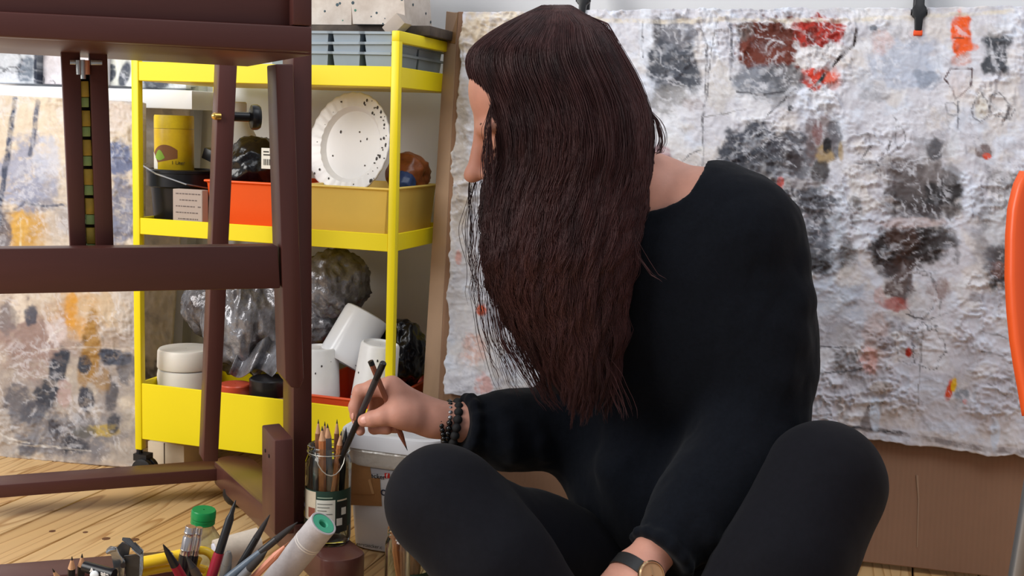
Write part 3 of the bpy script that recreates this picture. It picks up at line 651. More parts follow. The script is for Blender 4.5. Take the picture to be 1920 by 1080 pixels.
for dx, dy in ((0, 0), (.30, 0), (0, -.24), (.30, -.24)):
    o_ = V3(off + dx, dy, 0); f_ = foot + o_; t_ = topp + o_
    if dx: f_ = V3(2 * (topp[0] + off + .15) - (foot[0] + off), f_[1], f_[2])
    MB().tube([f_, t_], .009, 12).build('leg', m_leg, ch)
MB().box(V3(topp[0] + off, cyv + .125, .415), V3(.3, 0, 0), V3(0, .012, 0), V3(0, 0, .012)).build('seat_frame', m_leg, ch)
MB().tube([topp + V3(off, 0, -.005), topp + V3(off, -.24, -.005)], .008, 10).build('seat_frame', m_leg, ch)
MB().tube([topp + V3(off + .3, 0, -.005), topp + V3(off + .3, -.24, -.005)], .008, 10).build('seat_frame', m_leg, ch)
for s_ in (-.1, .1):
    MB().tube([V3(sc_[0] + s_, cyv + .02, .43), V3(sc_[0] + s_, cyv + .10, .45), V3(sc_[0] + s_, cyv + .125, .55)], .008, 10).build('back_support', m_leg, ch)

# ================================================================== THE YELLOW CART
CF = V3(-0.643, 1.926, 0)                                      # foot of its front left post
UCt = V3(math.cos(YAW), -math.sin(YAW), 0); NCt = V3(math.sin(YAW), math.cos(YAW), 0); UZ = V3(0, 0, 1)
def ct(u, v, z): return CF + UCt * u + NCt * v + UZ * z
RC = np.stack([UCt, NCt, UZ], 1)
def oncart(px, py, v=.0):
    p = onp(px, py, CF + NCt * v, NCt); d = p - CF; return d @ UCt, v, p[2]
m_yel = mat('yellow_powder_coat', (247, 224, 12), .42, var=.02, vscale=6)
CW, CD, PS = .48, .26, .0135
cart = thing('utility_cart', 'yellow three tier metal utility cart on black castors behind the easel', 'cart', ct(CW / 2, CD / 2, 0))
for u in (0, CW - PS):
    for v in (0, CD - PS):
        MB().box(ct(u, v, .055), UCt * PS, NCt * PS, UZ * (.77 - .055 - (PS if 1 else 0))).build('post', m_yel, cart, bevel=.0018)
    MB().box(ct(u, 0, .77 - PS - .004), UCt * PS, NCt * CD, UZ * (PS + .004)).build('top_rail', m_yel, cart, bevel=.0018)
def tray(z0, z1, name='tray'):
    t = .0016; g = MB(); a = PS
    g.box(ct(a, .002, z0), UCt * (CW - 2 * a), NCt * (CD - .004), UZ * t)
    g.box(ct(a, .0015, z0), UCt * (CW - 2 * a), NCt * .004, UZ * (z1 - z0))
    g.box(ct(a, CD - .0055, z0), UCt * (CW - 2 * a), NCt * .004, UZ * (z1 - z0))
    g.box(ct(.0035, a, z0), UCt * .004, NCt * (CD - 2 * a), UZ * (z1 - z0))
    g.box(ct(CW - .0075, a, z0), UCt * .004, NCt * (CD - 2 * a), UZ * (z1 - z0))
    return g.build(name, m_yel, cart, bevel=.0008, seg=1)
ZT = (.0745, .43, .685)
tray(ZT[0], .173); tray(ZT[1], .4575); tray(ZT[2], .716)
m_rub = mat('castor_black', (24, 24, 27), .42)
for u in (PS / 2, CW - PS / 2):
    for v in (PS / 2, CD - PS / 2):
        c = thing('castor', None, None, ct(u, v, 0)); c.parent = None
        g = MB(); w = .020
        c0 = ct(u + .012, v - .004, .021)
        for s in (-1, 1): g.lathe(c0 + NCt * (s * .007 - .0055) + V3(0, 0, 0), NCt, [(.015, 0), (.0205, .0015), (.0205, .0095), (.015, .011)], 20)
        g.box(ct(u - .008, v - .010, .036), UCt * .026, NCt * .02, UZ * .012)
        g.tube([ct(u - .002, v, .046), ct(u - .002, v, .062)], .0055, 10)
        bpy.data.objects.remove(c)
        g.build('castor', m_rub, cart)
G = 'things on the yellow cart'
# ---- grey stacked trays on the top
m_gry = mat('grey_plastic', (150, 162, 172), .5, var=.05, vscale=20)
GU0, GU1 = oncart(500, 90, .02)[0], .462
def seed_tray(z, tilt, label):
    t = thing('organizer_tray', label, 'tray', ct((GU0 + GU1) / 2, CD / 2, z), group='grey trays stacked on the cart')
    L = lambda u, v, h: ct(u, v, z + h + tilt * (u - GU0))
    g = MB(); v0, v1 = .022, .238; H = .052
    def frame(u0, u1, va, vb):
        A = [L(u0, va, H - .004), L(u1, va, H - .004), L(u1, vb, H - .004), L(u0, vb, H - .004)]; g.prism(A, UZ * .004)
    frame(GU0, GU1, v0, v0 + .006); frame(GU0, GU1, v1 - .006, v1); frame(GU0, GU0 + .006, v0, v1); frame(GU1 - .006, GU1, v0, v1)
    n = int(round((GU1 - GU0) / .062)); du = (GU1 - GU0) / n
    for i in range(1, n): frame(GU0 + i * du - .005, GU0 + i * du + .005, v0, v1)
    frame(GU0, GU1, .124, .136)
    rim = g.build('rim', m_gry, t, smooth=False)
    for i in range(n):
        for va, vb in ((v0 + .003, .127), (.133, v1 - .003)):
            u0, u1 = GU0 + i * du + .004, GU0 + (i + 1) * du - .004; k = .006
            top = [L(u0, va, H - .002), L(u1, va, H - .002), L(u1, vb, H - .002), L(u0, vb, H - .002)]
            bot = [L(u0 + k, va + k, 0), L(u1 - k, va + k, 0), L(u1 - k, vb - k, 0), L(u0 + k, vb - k, 0)]
            q = MB().add(np.vstack([top, bot]), [(0, 1, 5, 4), (1, 2, 6, 5), (2, 3, 7, 6), (3, 0, 4, 7), (4, 5, 6, 7)])
            q.build('pocket', m_gry, t, smooth=False)
ztr = ZT[2] + .0018
seed_tray(ztr, 0, 'grey plastic tray with pockets, lowest of the three stacked on the cart')
seed_tray(ztr + .0135, .012, 'grey plastic tray with pockets, middle of the three stacked on the cart')
seed_tray(ztr + .0315, .0, 'grey plastic tray with pockets, topmost of the three stacked on the cart')
# ---- messy boxes above
m_pal = mat('dirty_board', (92, 80, 70), .8, var=.5, vscale=26, col2=(58, 50, 46))
zb = ztr + .0315 + .0525
b = MB().box(ct(.10, .10, zb), UCt * .39, NCt * .15, UZ * .016).build('wooden_palette', m_pal, bevel=.002)
tag(b, 'dark paint-stained wooden board lying on the grey trays', 'board')
m_spl = mat('splattered_white', (218, 208, 198), .7, var=.2, vscale=30, col2=(190, 176, 164))
m_spot = mat('paint_spots', (52, 74, 84), .6, var=.3); m_spotg = mat('paint_spots_green', (70, 130, 110), .6, var=.3)
def splat_box(u0, u1, v0, v1, h, label, seed, lean=0.0):
    t = thing('splattered_box', label, 'box', ct((u0 + u1) / 2, (v0 + v1) / 2, zb + .0162)); z = zb + .0162
    P = [ct(u0, v0, z), ct(u1, v0, z), ct(u1, v1, z), ct(u0, v1, z)]
    g = MB(); top = [p + UZ * h + UCt * lean for p in P]; wl = .004
    g.add(np.vstack([P, top]), [(0, 1, 5, 4), (1, 2, 6, 5), (2, 3, 7, 6), (3, 0, 4, 7), (0, 1, 2, 3)]); o = g.build('body', m_spl, t, smooth=False)
    md = o.modifiers.new('s', 'SOLIDIFY'); md.thickness = wl; md.offset = -1
    R = random.Random(seed)
    for face in (0, 1):
        for i in range(16 if face == 0 else 8):
            a, q = R.random(), R.random() * .6
            if face == 0: c = P[0] + UCt * a * (u1 - u0) + UZ * q * h - NCt * .0003 + UCt * lean * q; n = NCt
            else: c = P[1] + NCt * a * (v1 - v0) + UZ * q * h + UCt * (.0003 + lean * q); n = UCt
            r = R.uniform(.001, .003); k = MB().lathe(c - n * .0002, n, [(r * .8, 0), (r, .0004), (r, .0008)], 7)
            k.build('paint_spot', m_spot if i % 3 else m_spotg, t)
    return t
uA, uB, uC = oncart(560, 40, .05)[0], oncart(646, 40, .05)[0], oncart(731, 40, .05)[0]
splat_box(uA - .06, uB - .012, .10, .22, .12, 'off-white paint-splattered box behind the easel post, beside its twin on the cart top', 3, .0)
splat_box(uB - .002, uC + .012, .085, .20, .12, 'off-white paint-splattered box above the grey trays near the cart corner', 5, -.012)
wbk = MB().cbox(ct(.445, .07, zb + .012), .034, .03, .022, RC @ np.array(Matrix.Rotation(-.75, 3, 'Y')))
wbk = wbk.build('sanding_block', mat('greyed_wood', (178, 164, 152), .7, var=.12), bevel=.0015)
tag(wbk, 'small greyish wood block lying tilted on the cart top corner', 'block')
sb_ = MB().box(ct(.475, .20, zb - .02 + .04), UCt * .03, NCt * .05, UZ * .05)
# ---- middle tier
ZM = ZT[1] + .0018
m_blkp = mat('bucket_black', (20, 20, 24), .32, spec=.5)
u, v, z = oncart(334, 318, .075); c = ct(u, .085, 0); zt = z
bk_ = thing('black_bucket', 'black plastic bucket with lid and wire handle on the cart', 'bucket', ct(u, .085, ZM), group=None)
R_ = .054
MB().lathe(ct(u, .085, 0), UZ, [(R_ * .82, ZM), (R_ * .84, ZM + .003), (R_ * .97, zt - .012), (R_ * .97, zt - .011)], 40).build('body', m_blkp, bk_)
MB().lathe(ct(u, .085, 0), UZ, [(R_ * 1.0, zt - .030), (R_ * 1.07, zt - .028), (R_ * 1.07, zt - .006), (R_ * 1.09, zt - .005), (R_ * 1.09, zt - .001), (R_ * 1.05, zt + .001), (R_ * .98, zt + .001), (R_ * .96, zt - .003), (0.001, zt - .003)], 40, cap=False).build('lid', m_blkp, bk_)
hp = [ct(u - R_ * 1.1, .07, zt + .008), ct(u - R_ * .9, .085 - R_ * .8, zt + .006), ct(u - .01, .085 - R_ * 1.12, zt - .006), ct(u + R_ * .8, .085 - R_ * .95, zt - .022), ct(u + R_ * 1.09, .08, zt - .03)]
MB().tube(hp, .0014, 8).build('handle', mat('wire_metal', (196, 198, 204), .28, metal=.9), bk_)
m_can = mat('can_yellow', (228, 196, 22), .4, var=.1, vscale=30, col2=(208, 170, 30))
u2, _, zy = oncart(320, 216, .075); zc0 = zt - .0025
cn_ = thing('yellow_can', 'yellow paint-smeared tin standing on the black bucket lid', 'can', ct(u2, .085, zc0))
rc = .0335
MB().lathe(ct(u2, .085, 0), UZ, [(rc * .97, zc0), (rc, zc0 + .002), (rc, zy - .024), (rc * .99, zy - .023)], 36).build('body', m_can, cn_)
MB().lathe(ct(u2, .085, 0), UZ, [(rc * 1.0, zy - .0225), (rc * 1.0, zy - .003), (rc * .97, zy), (.001, zy)], 36, cap=False).build('lid', mat('lid_yellow', (206, 178, 28), .45, var=.16, vscale=40, col2=(232, 206, 24)), cn_)
def on_cyl(c, r, a, z):      # a point on an upright cylinder, a measured from the cart front, positive to the right
    return V3(c[0], c[1], 0) + UCt * (r * math.sin(a)) - NCt * (r * math.cos(a)) + UZ * z
def cyl_patch(name, c, r, a0, a1, z0, z1, matl, parent, lift=.0003, n=12, shape=None):
    g = []; 
    for i in range(n + 1):
        a = a0 + (a1 - a0) * i / n
        lo, hi = (z0, z1) if shape is None else shape(i / n)
        g += [on_cyl(c, r + lift, a, lo), on_cyl(c, r + lift, a, hi)]
    f = [(2 * i, 2 * i + 2, 2 * i + 3, 2 * i + 1) for i in range(n)]
    return MB().add(g, f).build(name, matl, parent)
cc0 = ct(u2, .085, 0); zb0 = zc0
cyl_patch('label_patch', cc0, rc, -1.35, -.35, zb0 + .004, zb0 + .022, mat('label_white', (226, 222, 210), .6), cn_, shape=lambda t: (zb0 + .003, zb0 + .010 + .022 * math.sin(PI * min(1, t * .8 + .15))))
cyl_patch('label_patch', cc0, rc, -.55, .1, zb0, zb0, mat('label_green', (130, 170, 50), .6), cn_, .0004, shape=lambda t: (zb0 + .022 - .004 * math.sin(PI * t), zb0 + .024 + .012 * math.sin(PI * t)))
cyl_patch('label_patch', cc0, rc, -.95, .75, zb0, zb0, mat('label_brown', (128, 82, 44), .6), cn_, .0002, shape=lambda t: (zb0 + .010 + .012 * t, zb0 + .022 + .030 * (t * (1 - t)) * 2 + .014 * t))
a_ = .62; p_ = on_cyl(cc0, rc + .0004, a_ - .18, zb0 + .012); text('lettering', '1 Liter', .0085, p_, UCt * math.cos(a_) + NCt * math.sin(a_), UZ, mat('ink_dark', (40, 34, 24), .6), cn_, .0002)
# carton
u3, _, z3 = oncart(338, 353, .03); u4 = oncart(393, 353, .03)[0]
ctn = thing('small_carton', 'small grey-beige printed carton in front of the black bucket', 'carton', ct((u3 + u4) / 2, .03, ZM))
MB().box(ct(u3, .008, ZM), UCt * (u4 - u3), NCt * .018, UZ * (z3 - ZM)).build('body', mat('carton_paper', (176, 160, 150), .75, var=.05), ctn, bevel=.0008, seg=1)
inkm = mat('ink_grey', (104, 92, 88), .7)
for i in range(9):
    zz = z3 - .008 - i * .0052
    if zz < ZM + .02: break
    R = random.Random(i); x = u3 + .006
    while x < u4 - .008:
        w_ = R.uniform(.002, .006); MB().box(ct(x, .0076, zz), UCt * w_, NCt * .0004, UZ * .0017).build('print_line', inkm, ctn, smooth=False) if R.random() < .85 and i in (0, 2, 4, 6, 8) else None; x += w_ + .0016
# white bottle with black knob cap
m_wp = mat('white_plastic', (232, 236, 238), .38, spec=.5)
u5, _, z5 = oncart(431, 330, .16); zs_ = oncart(428, 262, .16)[2]; zk = oncart(428, 222, .16)[2]
wb = thing('white_bottle', 'white plastic bottle standing in the orange bin behind the black bag', 'bottle', ct(u5, .187, ZM + .0025)); rb = .037
MB().lathe(ct(u5, .187, 0), UZ, [(rb * .95, ZM + .0025), (rb, ZM + .006), (rb, zs_ - .008), (rb * .93, zs_ + .004), (rb * .55, zk - .006), (rb * .36, zk), (rb * .36, zk + .012), (.001, zk + .012)], 36, cap=False).build('body', m_wp, wb)
MB().lathe(ct(u5, .187, 0), UZ, [(rb * 1.03, zs_ - .016), (rb * 1.06, zs_ - .013), (rb * 1.03, zs_ - .010)], 36, cap=False).build('ring', m_wp, wb)
MB().lathe(ct(u5, .187, 0), UZ, [(rb * .40, zk + .0125), (rb * .42, zk + .014), (rb * .42, zk + .028), (rb * .38, zk + .030)], 24).build('cap', m_wp, wb)
u6, _, z6 = oncart(388, 291, .10)
cap = wb
Rk = RC @ np.array(Matrix.Rotation(.35, 3, 'Y'))
MB().cbox(ct(u6, .115, z6), .024, .022, .020, Rk).build('nozzle', m_blkp, cap, bevel=.002)
MB().tube([ct(u6 + .014, .115, z6 - .004), ct(u6 + .024, .115, z6 - .022), ct(u6 + .022, .115, ZM + .002)], [.010, .009, .009], 12).build('nozzle_neck', m_blkp, cap)
# bins
def bin_(name, u0, u1, v0, v1, z0, z1, col, label, tap=.012, lip=.004, cat='bin', rough=.45):
    t = thing(name, label, cat, ct((u0 + u1) / 2, (v0 + v1) / 2, z0)); mm = mat(name + '_plastic', col, rough, var=.03, vscale=10); w = .002
    def ring(k, z): return [ct(u0 + k, v0 + k, z), ct(u1 - k, v0 + k, z), ct(u1 - k, v1 - k, z), ct(u0 + k, v1 - k, z)]
    rings = [ring(tap, z0), ring(lip, z1 - .004), ring(0, z1 - .004), ring(0, z1), ring(lip + w, z1), ring(tap + w, z0 + w)]
    f = []
    for i in range(5):
        for j in range(4): f.append((i * 4 + j, i * 4 + (j + 1) % 4, (i + 1) * 4 + (j + 1) % 4, (i + 1) * 4 + j))
    f += [(3, 2, 1, 0), (20, 21, 22, 23)]
    MB().add(np.vstack(rings), f).build('body', mm, t, bevel=.003, seg=3); return t
uo0, _, zo = oncart(381, 336, .03); uo1 = oncart(556, 336, .03)[0]; uy0 = oncart(570, 350, .03)[0]; zy_ = oncart(660, 349, .03)[2]
bin_('orange_bin', uo0, uo1, .03, .238, ZM, zo, (242, 92, 28), 'orange plastic bin in the middle tier of the cart')
bin_('pale_yellow_bin', uy0, .4585, .022, .238, ZM, zy_, (240, 206, 104), 'pale yellow plastic bin holding the white plate')
# black bag with label in the orange bin
m_bag = mat('black_film', (16, 16, 20), .22, spec=.6, bump=.5, bscale=38, bdist=.006)
def crumple(name, c, r, matl, label, cat, R=None, amp=.25, seed=1, n=3, fr=18, parent=None, zmin=None, st=(1, 1, 1)):
    bm = bmesh.new(); bmesh.ops.create_icosphere(bm, subdivisions=n, radius=1.0); P = np.array([v_.co[:] for v_ in bm.verts]); Fc = np.array([[w.index for w in q.verts] for q in bm.faces]); bm.free()
    r = np.asarray(r, float); W = P * r; q = W * fr * np.array(st)
    d = (1 - np.abs(fbm3(q, seed, 3, .55) * 2 - 1)) - .72 + .45 * (1 - np.abs(fbm3(q * 2.6, seed + 5, 2) * 2 - 1)) - .3
    W = W * (1 + amp * d)[:, None]
    if R is not None: W = W @ np.asarray(R).T
    W = W + np.asarray(c, float)
    if zmin is not None: W[:, 2] = np.maximum(W[:, 2], zmin)
    o = raw_mesh(name, W, Fc, matl, parent, smooth=True)
    return tag(o, label, cat) if parent is None else o
ub, _, zbg = oncart(476, 300, .10)
bg_ = thing('black_bag', 'crumpled black plastic bag with a white label in the orange bin', 'bag', ct(ub, .11, zo - .04))
crumple('film', ct(ub, .11, zbg - .012), (.044, .06, .050), m_bag, None, None, RC, .35, 5, 4, 30, bg_)
lu, _, lz = oncart(500, 296, .04)
tag_ = MB().box(ct(lu - .010, .040, lz - .018), UCt * .03, NCt * .0008, UZ * .034).build('label', mat('label_white', (1, 1, 1)), bg_, bevel=.0003, seg=1)
for i in range(6): MB().box(ct(lu - .006 + i * .0022, .0396, lz - .012), UCt * (.0012 if i % 2 else .0007), NCt * .0004, UZ * .01).build('barcode_line', mat('ink_dark', (1, 1, 1)), bg_, smooth=False)
for i in range(2): MB().box(ct(lu - .006, .0396, lz + .004 + i * .005), UCt * (.014 - .004 * i), NCt * .0004, UZ * .002).build('print_line', mat('ink_dark', (1, 1, 1)), bg_, smooth=False)
pu, _, pz = oncart(500, 258, .12)
pp = MB().prism([ct(pu - .016, .16, pz - .022), ct(pu + .03, .16, pz - .03), ct(pu + .03, .165, pz + .02)], NCt * .0006).build('paper_sheet', mat('paper', (226, 230, 238), .7), smooth=False)
tag(pp, 'white paper corner standing up behind the black bag', 'paper')
# plate
pu, _, pzc = oncart(657, 272, .09)
pt = thing('dinner_plate', 'white fluted plate with paint specks standing in the pale yellow bin', 'plate', ct(pu, .09, ZM))
pn = nrm(-NCt * math.cos(.27) * math.cos(.18) - UCt * math.sin(.27) * math.cos(.18) + UZ * math.sin(.18)); pc = ct(pu, .10, pzc)
rp_ = .086; px_ = nrm(np.cross(UZ, pn)); py_ = np.cross(pn, px_)
m_plate = mat('plate_white', (238, 238, 240), .3, spec=.5, var=.02)
NP = 96; prof = [(0, 0), (.5, 0), (.66, .001), (.70, .004), (.74, .0085), (.86, .0105), (.97, .0125), (1.0, .0125)]; vs = []
for (r, h) in prof:
    for i in range(NP):
        th = 2 * PI * i / NP; fl = math.sin(30 * th + r * 9) if r > .72 else 0
        vs.append(pc + rp_ * r * (1 + .012 * fl * (r > .95)) * (px_ * math.cos(th) + py_ * math.sin(th)) + pn * (h + .0009 * fl * (r < .99)))
ff = [(k * NP + i, k * NP + (i + 1) % NP, (k + 1) * NP + (i + 1) % NP, (k + 1) * NP + i) for k in range(len(prof) - 1) for i in range(NP)]
o = MB().add(np.array(vs), ff).build('dish', m_plate, pt); md = o.modifiers.new('s', 'SOLIDIFY'); md.thickness = .003; md.offset = -1
m_speck = mat('dark_specks', (58, 52, 52), .6, var=.3)
R = random.Random(4)
for i in range(48):
    th = R.uniform(-1.0, 1.2) if R.random() < .6 else R.uniform(0, 6.28); r = R.uniform(.76, .99) if R.random() < .85 else R.uniform(.1, .6)
    hh = np.interp(r, [a for a, _ in prof], [b for _, b in prof]) + .0008
    c = pc + rp_ * r * (px_ * math.cos(th) + py_ * math.sin(th)) + pn * hh; s = R.uniform(.0006, .0022)
    MB().ball(c, (s, s * R.uniform(.6, 1.8), .0005), 8, R=np.stack([px_, py_, pn], 1)).build('paint_speck', m_speck, pt)
# things in the pale yellow bin seen beside the post
ub, _, zq = oncart(772, 315, .17)
crumple('brown_bag', ct(.42, .19, zq - .012), (.034, .04, .036), mat('brown_film', (142, 78, 38), .32, var=.4, vscale=40, bump=.5, bscale=40, bdist=.004), 'crumpled orange-brown bag in the pale yellow bin', 'bag', RC, .4, 9, 4, 30)
crumple('blue_bag', ct(.432, .14, zq - .030), (.020, .022, .024), mat('blue_film', (44, 66, 110), .35, bump=.4, bscale=60), 'small dark blue bag in the pale yellow bin beside the cart post', 'bag', RC, .4, 12, 4, 40)
# ---- bottom tier
ZB = ZT[0] + .0018
m_crm = mat('cream_plastic', (228, 222, 212), .42, spec=.45, sss=.1)
ua, _, zj = oncart(340, 655, .07); zl = oncart(340, 690, .07)[2]
jr = thing('cream_jar', 'cream white screw-lid jar in the bottom tier of the cart', 'jar', ct(ua, .085, ZB)); rj = .050
MB().lathe(ct(ua, .085, 0), UZ, [(rj * .94, ZB), (rj, ZB + .004), (rj, zl - .012), (rj * .97, zl - .004), (rj * .9, zl - .001)], 44).build('body', m_crm, jr)
MB().lathe(ct(ua, .085, 0), UZ, [(rj * .98, zl - .0005), (rj, zl + .002), (rj * .98, zj - .004), (rj * .93, zj), (rj * .85, zj + .0005), (.001, zj - .0005)], 44, cap=False).build('lid', m_crm, jr)
# big clear grey bag
m_clear = mat('smoky_film', (150, 152, 160), .16, spec=.8, vscale=22, col2=(72, 62, 60), bump=.7, bscale=60, bdist=.006, metal=.3)
u1_, _, zg = oncart(500, 600, .16)
gb = thing('grey_film_bag', 'big crumpled grey see-through plastic bag in the bottom tier of the cart', 'bag', ct(u1_, .15, ZB))
zz0 = oncart(470, 700, .1)[2]; zz1 = .424
def ctp(px, py, v): a, b, c = oncart(px, py, v); return ct(a, b, c)
crumple('bag_body', ctp(470, 600, .15), (.088, .07, .098), m_clear, None, None, RC, .36, 3, 6, 20, gb, None, (1, 1, .45))
crumple('bag_body', ctp(400, 575, .19), (.056, .050, .055), m_clear, None, None, RC, .3, 14, 5, 28, gb, None, (1, 1, .4))
crumple('bag_top', ctp(625, 530, .15), (.060, .05, .055), m_clear, None, None, RC, .5, 21, 5, 30, gb, None, (1, 1, .5))
crumple('bag_top', ctp(595, 610, .18), (.055, .05, .05), m_clear, None, None, RC, .4, 24, 5, 34, gb)
fl_ = []
for i in range(26):
    a = i / 25; e_ = ctp(430 + 100 * a, 700 + 8 * math.sin(a * 9) - 28 * (a > .8) * (a - .8) * 5, .055 + .012 * math.sin(a * 13)); fl_.append(e_); fl_.append(e_ + UZ * .05 + NCt * .045)
o = MB().add(fl_, [(2 * i, 2 * i + 2, 2 * i + 3, 2 * i + 1) for i in range(25)]).build('loose_flap', m_clear, gb); md = o.modifiers.new('s', 'SOLIDIFY'); md.thickness = .001
# tall grey post behind at the left (a canvas side) is the cream canvas; dark lidded jars
def pot(name, px, pyt, v, r, zbot, col, lidcol, label, lidh=.018):
    a, _, zt_ = oncart(px, pyt, v); t = thing(name, label, 'jar', ct(a, v, zbot)); c = ct(a, v, 0)
    MB().lathe(c, UZ, [(r * .95, zbot), (r, zbot + .003), (r, zt_ - lidh), (r * .95, zt_ - lidh + .001)], 32).build('body', mat(name + '_body', col, .35), t)
    MB().lathe(c, UZ, [(r * 1.02, zt_ - lidh + .0015), (r * 1.04, zt_ - lidh + .004), (r * 1.04, zt_ - .002), (r * .98, zt_), (.001, zt_)], 32, cap=False).build('lid', mat(name + '_lid', lidcol, .3), t)
pot('red_lidded_jar', 441, 719, .052, .026, ZB, (196, 78, 54), (200, 80, 54), 'low jar with a red-orange lid below the grey bag')
pot('black_lidded_jar', 506, 708, .052, .033, ZB, (190, 192, 198), (24, 24, 28), 'clear jar with a glossy black lid below the grey bag', .030)
# orange-red tray with pots
ur0, _, zr = oncart(540, 738, .02); zr = oncart(620, 742, .02)[2]
bin_('orange_tray', ur0, .4585, .014, .245, ZB, zr, (232, 88, 44), 'orange-red plastic bin in the bottom tier with upturned white pots', .008, .003)
m_wp2 = mat('pot_white', (236, 236, 236), .36, var=.04, vscale=30)
m_red = mat('red_print', (206, 60, 50), .5)
def cup(px, pyt, pyb, v, r0, r1, label, lean, seed):
    a0, _, zt_ = oncart(px, pyt, v); zb_ = ZB + .0025
    ax = nrm(UZ + UCt * lean); L = (zt_ - zb_) / ax[2]; base = ct(a0, v, zb_) - UCt * lean * L * .3 + UZ * (r1 * abs(lean))
    t = thing('paint_cup', label, 'cup', ct(a0, v, zb_))
    MB().lathe(base, ax, [(r1 * 1.03, 0), (r1 * 1.03, .004), (r1, .0045), (r0, L - .004), (r0 * .95, L - .001), (r0 * .88, L), (r0 * .82, L - .003), (.001, L - .003)], 40, cap=False).build('body', m_wp2, t)
    h = L * .52; r = r1 + (r0 - r1) * h / L
    MB().lathe(base, ax, [(r + .0004, h), (r + .0005, h + .0016)], 40, cap=False).build('red_line', m_red, t)
    R = random.Random(seed); e1 = nrm(np.cross(ax, NCt)); e1 = UCt - ax * np.dot(UCt, ax); e1 = nrm(e1); e2 = np.cross(ax, e1)
    for i in range(22):
        h = R.uniform(.1, .42) * L if i > 3 else R.uniform(.6, .9) * L; th = R.uniform(-1.2, 1.2); r = r1 + (r0 - r1) * h / L + .0003
        n = -NCt * math.cos(th) + e1 * math.sin(th); n = nrm(n - ax * np.dot(n, ax)); c = base + ax * h + n * r; s = R.uniform(.0008, .0026)
        MB().ball(c, (s, s * R.uniform(.5, 1.2), .0005), 8, R=rot_to(n)).build('paint_speck', m_speck, t)
    for i in range(10):
        h = L * .40 - i * .0028; th = -.5 if seed % 2 else .45; r = r1 + (r0 - r1) * h / L + .0003
        n = nrm(-NCt * math.cos(th) + e1 * math.sin(th)); n = nrm(n - ax * np.dot(n, ax)); c = base + ax * h + n * r; ex = nrm(np.cross(ax, n))
        MB().cbox(c, .003 + .006 * R.random(), .0012, .0005, np.stack([ex, ax, n], 1)).build('print_line', mat('ink_dark', (1, 1, 1)), t, smooth=False)
cup(600, 650, 737, .055, .031, .0375, 'upturned white paint cup beside the easel post in the orange-red bin', 0, 2)
cup(697, 647, 740, .055, .032, .042, 'upturned white paint cup leaning right behind the held pencils', .12, 5)
# tipped white pot
A = ctp(688, 622, .085); Bq = ctp(634, 647, .085)
pa = nrm(ctp(632.5, 648, .075) - ctp(688.5, 573 + 30, .10)); pa = nrm(ctp(633, 662, .08) - ctp(685, 568, .09))
top_c = ctp(690, 590, .10)
tpot = thing('white_pot', 'white plastic pot tipped over on top of the upturned cups', 'pot', ct(oncart(660, 640, .1)[0], .1, ZB + .06)); rr = .0400; Lp = .094
dirp = nrm(ctp(648, 668, .075) - ctp(697, 585, .11)); c0p = ctp(690, 588, .12)
MB().lathe(c0p, dirp, [(.001, 0), (rr * .88, 0), (rr * .96, .002), (rr, .008), (rr * 1.0, Lp - .012), (rr * .99, Lp - .006), (rr * .93, Lp), (rr * .88, Lp), (rr * .88, .01), (.001, .01)], 48, cap=False).build('body', mat('gloss_white', (236, 238, 242), .22, spec=.6), tpot)
side = nrm(np.cross(dirp, NCt)); side = side if side @ UCt > 0 else -side
for i, (h, w_, l_) in enumerate(((.022, .007, .006), (.034, .006, .007), (.046, .002, .010), (.058, .002, .012), (.066, .002, .010), (.078, .007, .006))):
    n = nrm(side * .86 - NCt * .5); ex = dirp; ey = np.cross(n, ex)
    MB().cbox(c0p + dirp * h + n * (rr + .0002), w_ * .6, l_ * .8, .0005, np.stack([ex, ey, n], 1)).build('print_mark', mat('ink_dark', (1, 1, 1)), tpot, smooth=False)
# black bags at the right end of the bottom tier
crumple('black_film_bag', ctp(752, 668, .17), (.040, .05, .062), m_bag, 'crumpled shiny black bag behind the cart post, bottom tier', 'bag', RC, .38, 31, 5, 26)
# wooden box lying under the cart
u0, _, z0 = oncart(277, 862, .06); u1w = oncart(345, 862, .06)[0]
wbx = thing('wooden_strip', 'pale wooden box with a dark figure lying on the floor under the cart', 'box', ct((u0 + u1w) / 2, .1, .0))
MB().box(ct(u0, .06, .001), UCt * (u1w - u0), NCt * .12, UZ * .052).build('body', mat('pale_wood', (206, 190, 166), .6, var=.08, vscale=12, stretch=(.3, 1, 1)), wbx, bevel=.0015)
MB().box(ct(u0 + .034, .0592, .001), UCt * .0012, NCt * .002, UZ * .052).build('joint_line', m_gap, wbx, smooth=False)
text('lettering', 'S', .014, ct(u0 + .016, .0594, .012), UCt * .2 - UZ, UCt, mat('ink_dark', (1, 1, 1)), wbx)

# ================================================================== THE EASEL
EY = math.radians(24)
E_1 = V3(math.cos(EY), math.sin(EY), 0); EN = V3(-math.sin(EY), math.cos(EY), 0)
E0 = onz(568, 972, .072)
def eon(px, py, off): return onp(px, py, E0 + EN * off, EN)
def M_wood():
    M = mat('easel_wood', (82, 46, 42), .40, var=.12, vscale=22, stretch=(1, 1, .12), spec=.45, bump=.06, bscale=70)
    return M
m_ez = M_wood()
m_ez2 = mat('easel_wood_flat', (82, 46, 42), .40, var=.10, vscale=22, stretch=(.12, .12, 1), spec=.45, bump=.06, bscale=70)
ez = thing('studio_easel', 'dark reddish-brown wooden studio easel on castors in front of the yellow cart', 'easel', V3(E0[0], E0[1], 0))
def eslab(name, quad, off, depth, mm=None, bevel=.002, dirv=None):
    P = [eon(x, y, off) for x, y in quad]
    return MB().prism(P, (EN if dirv is None else dirv) * depth).build(name, mm or m_ez, ez, bevel=bevel)
eslab('post', [(550, -60), (585, -60), (585, 972), (550, 985)], 0, .066)
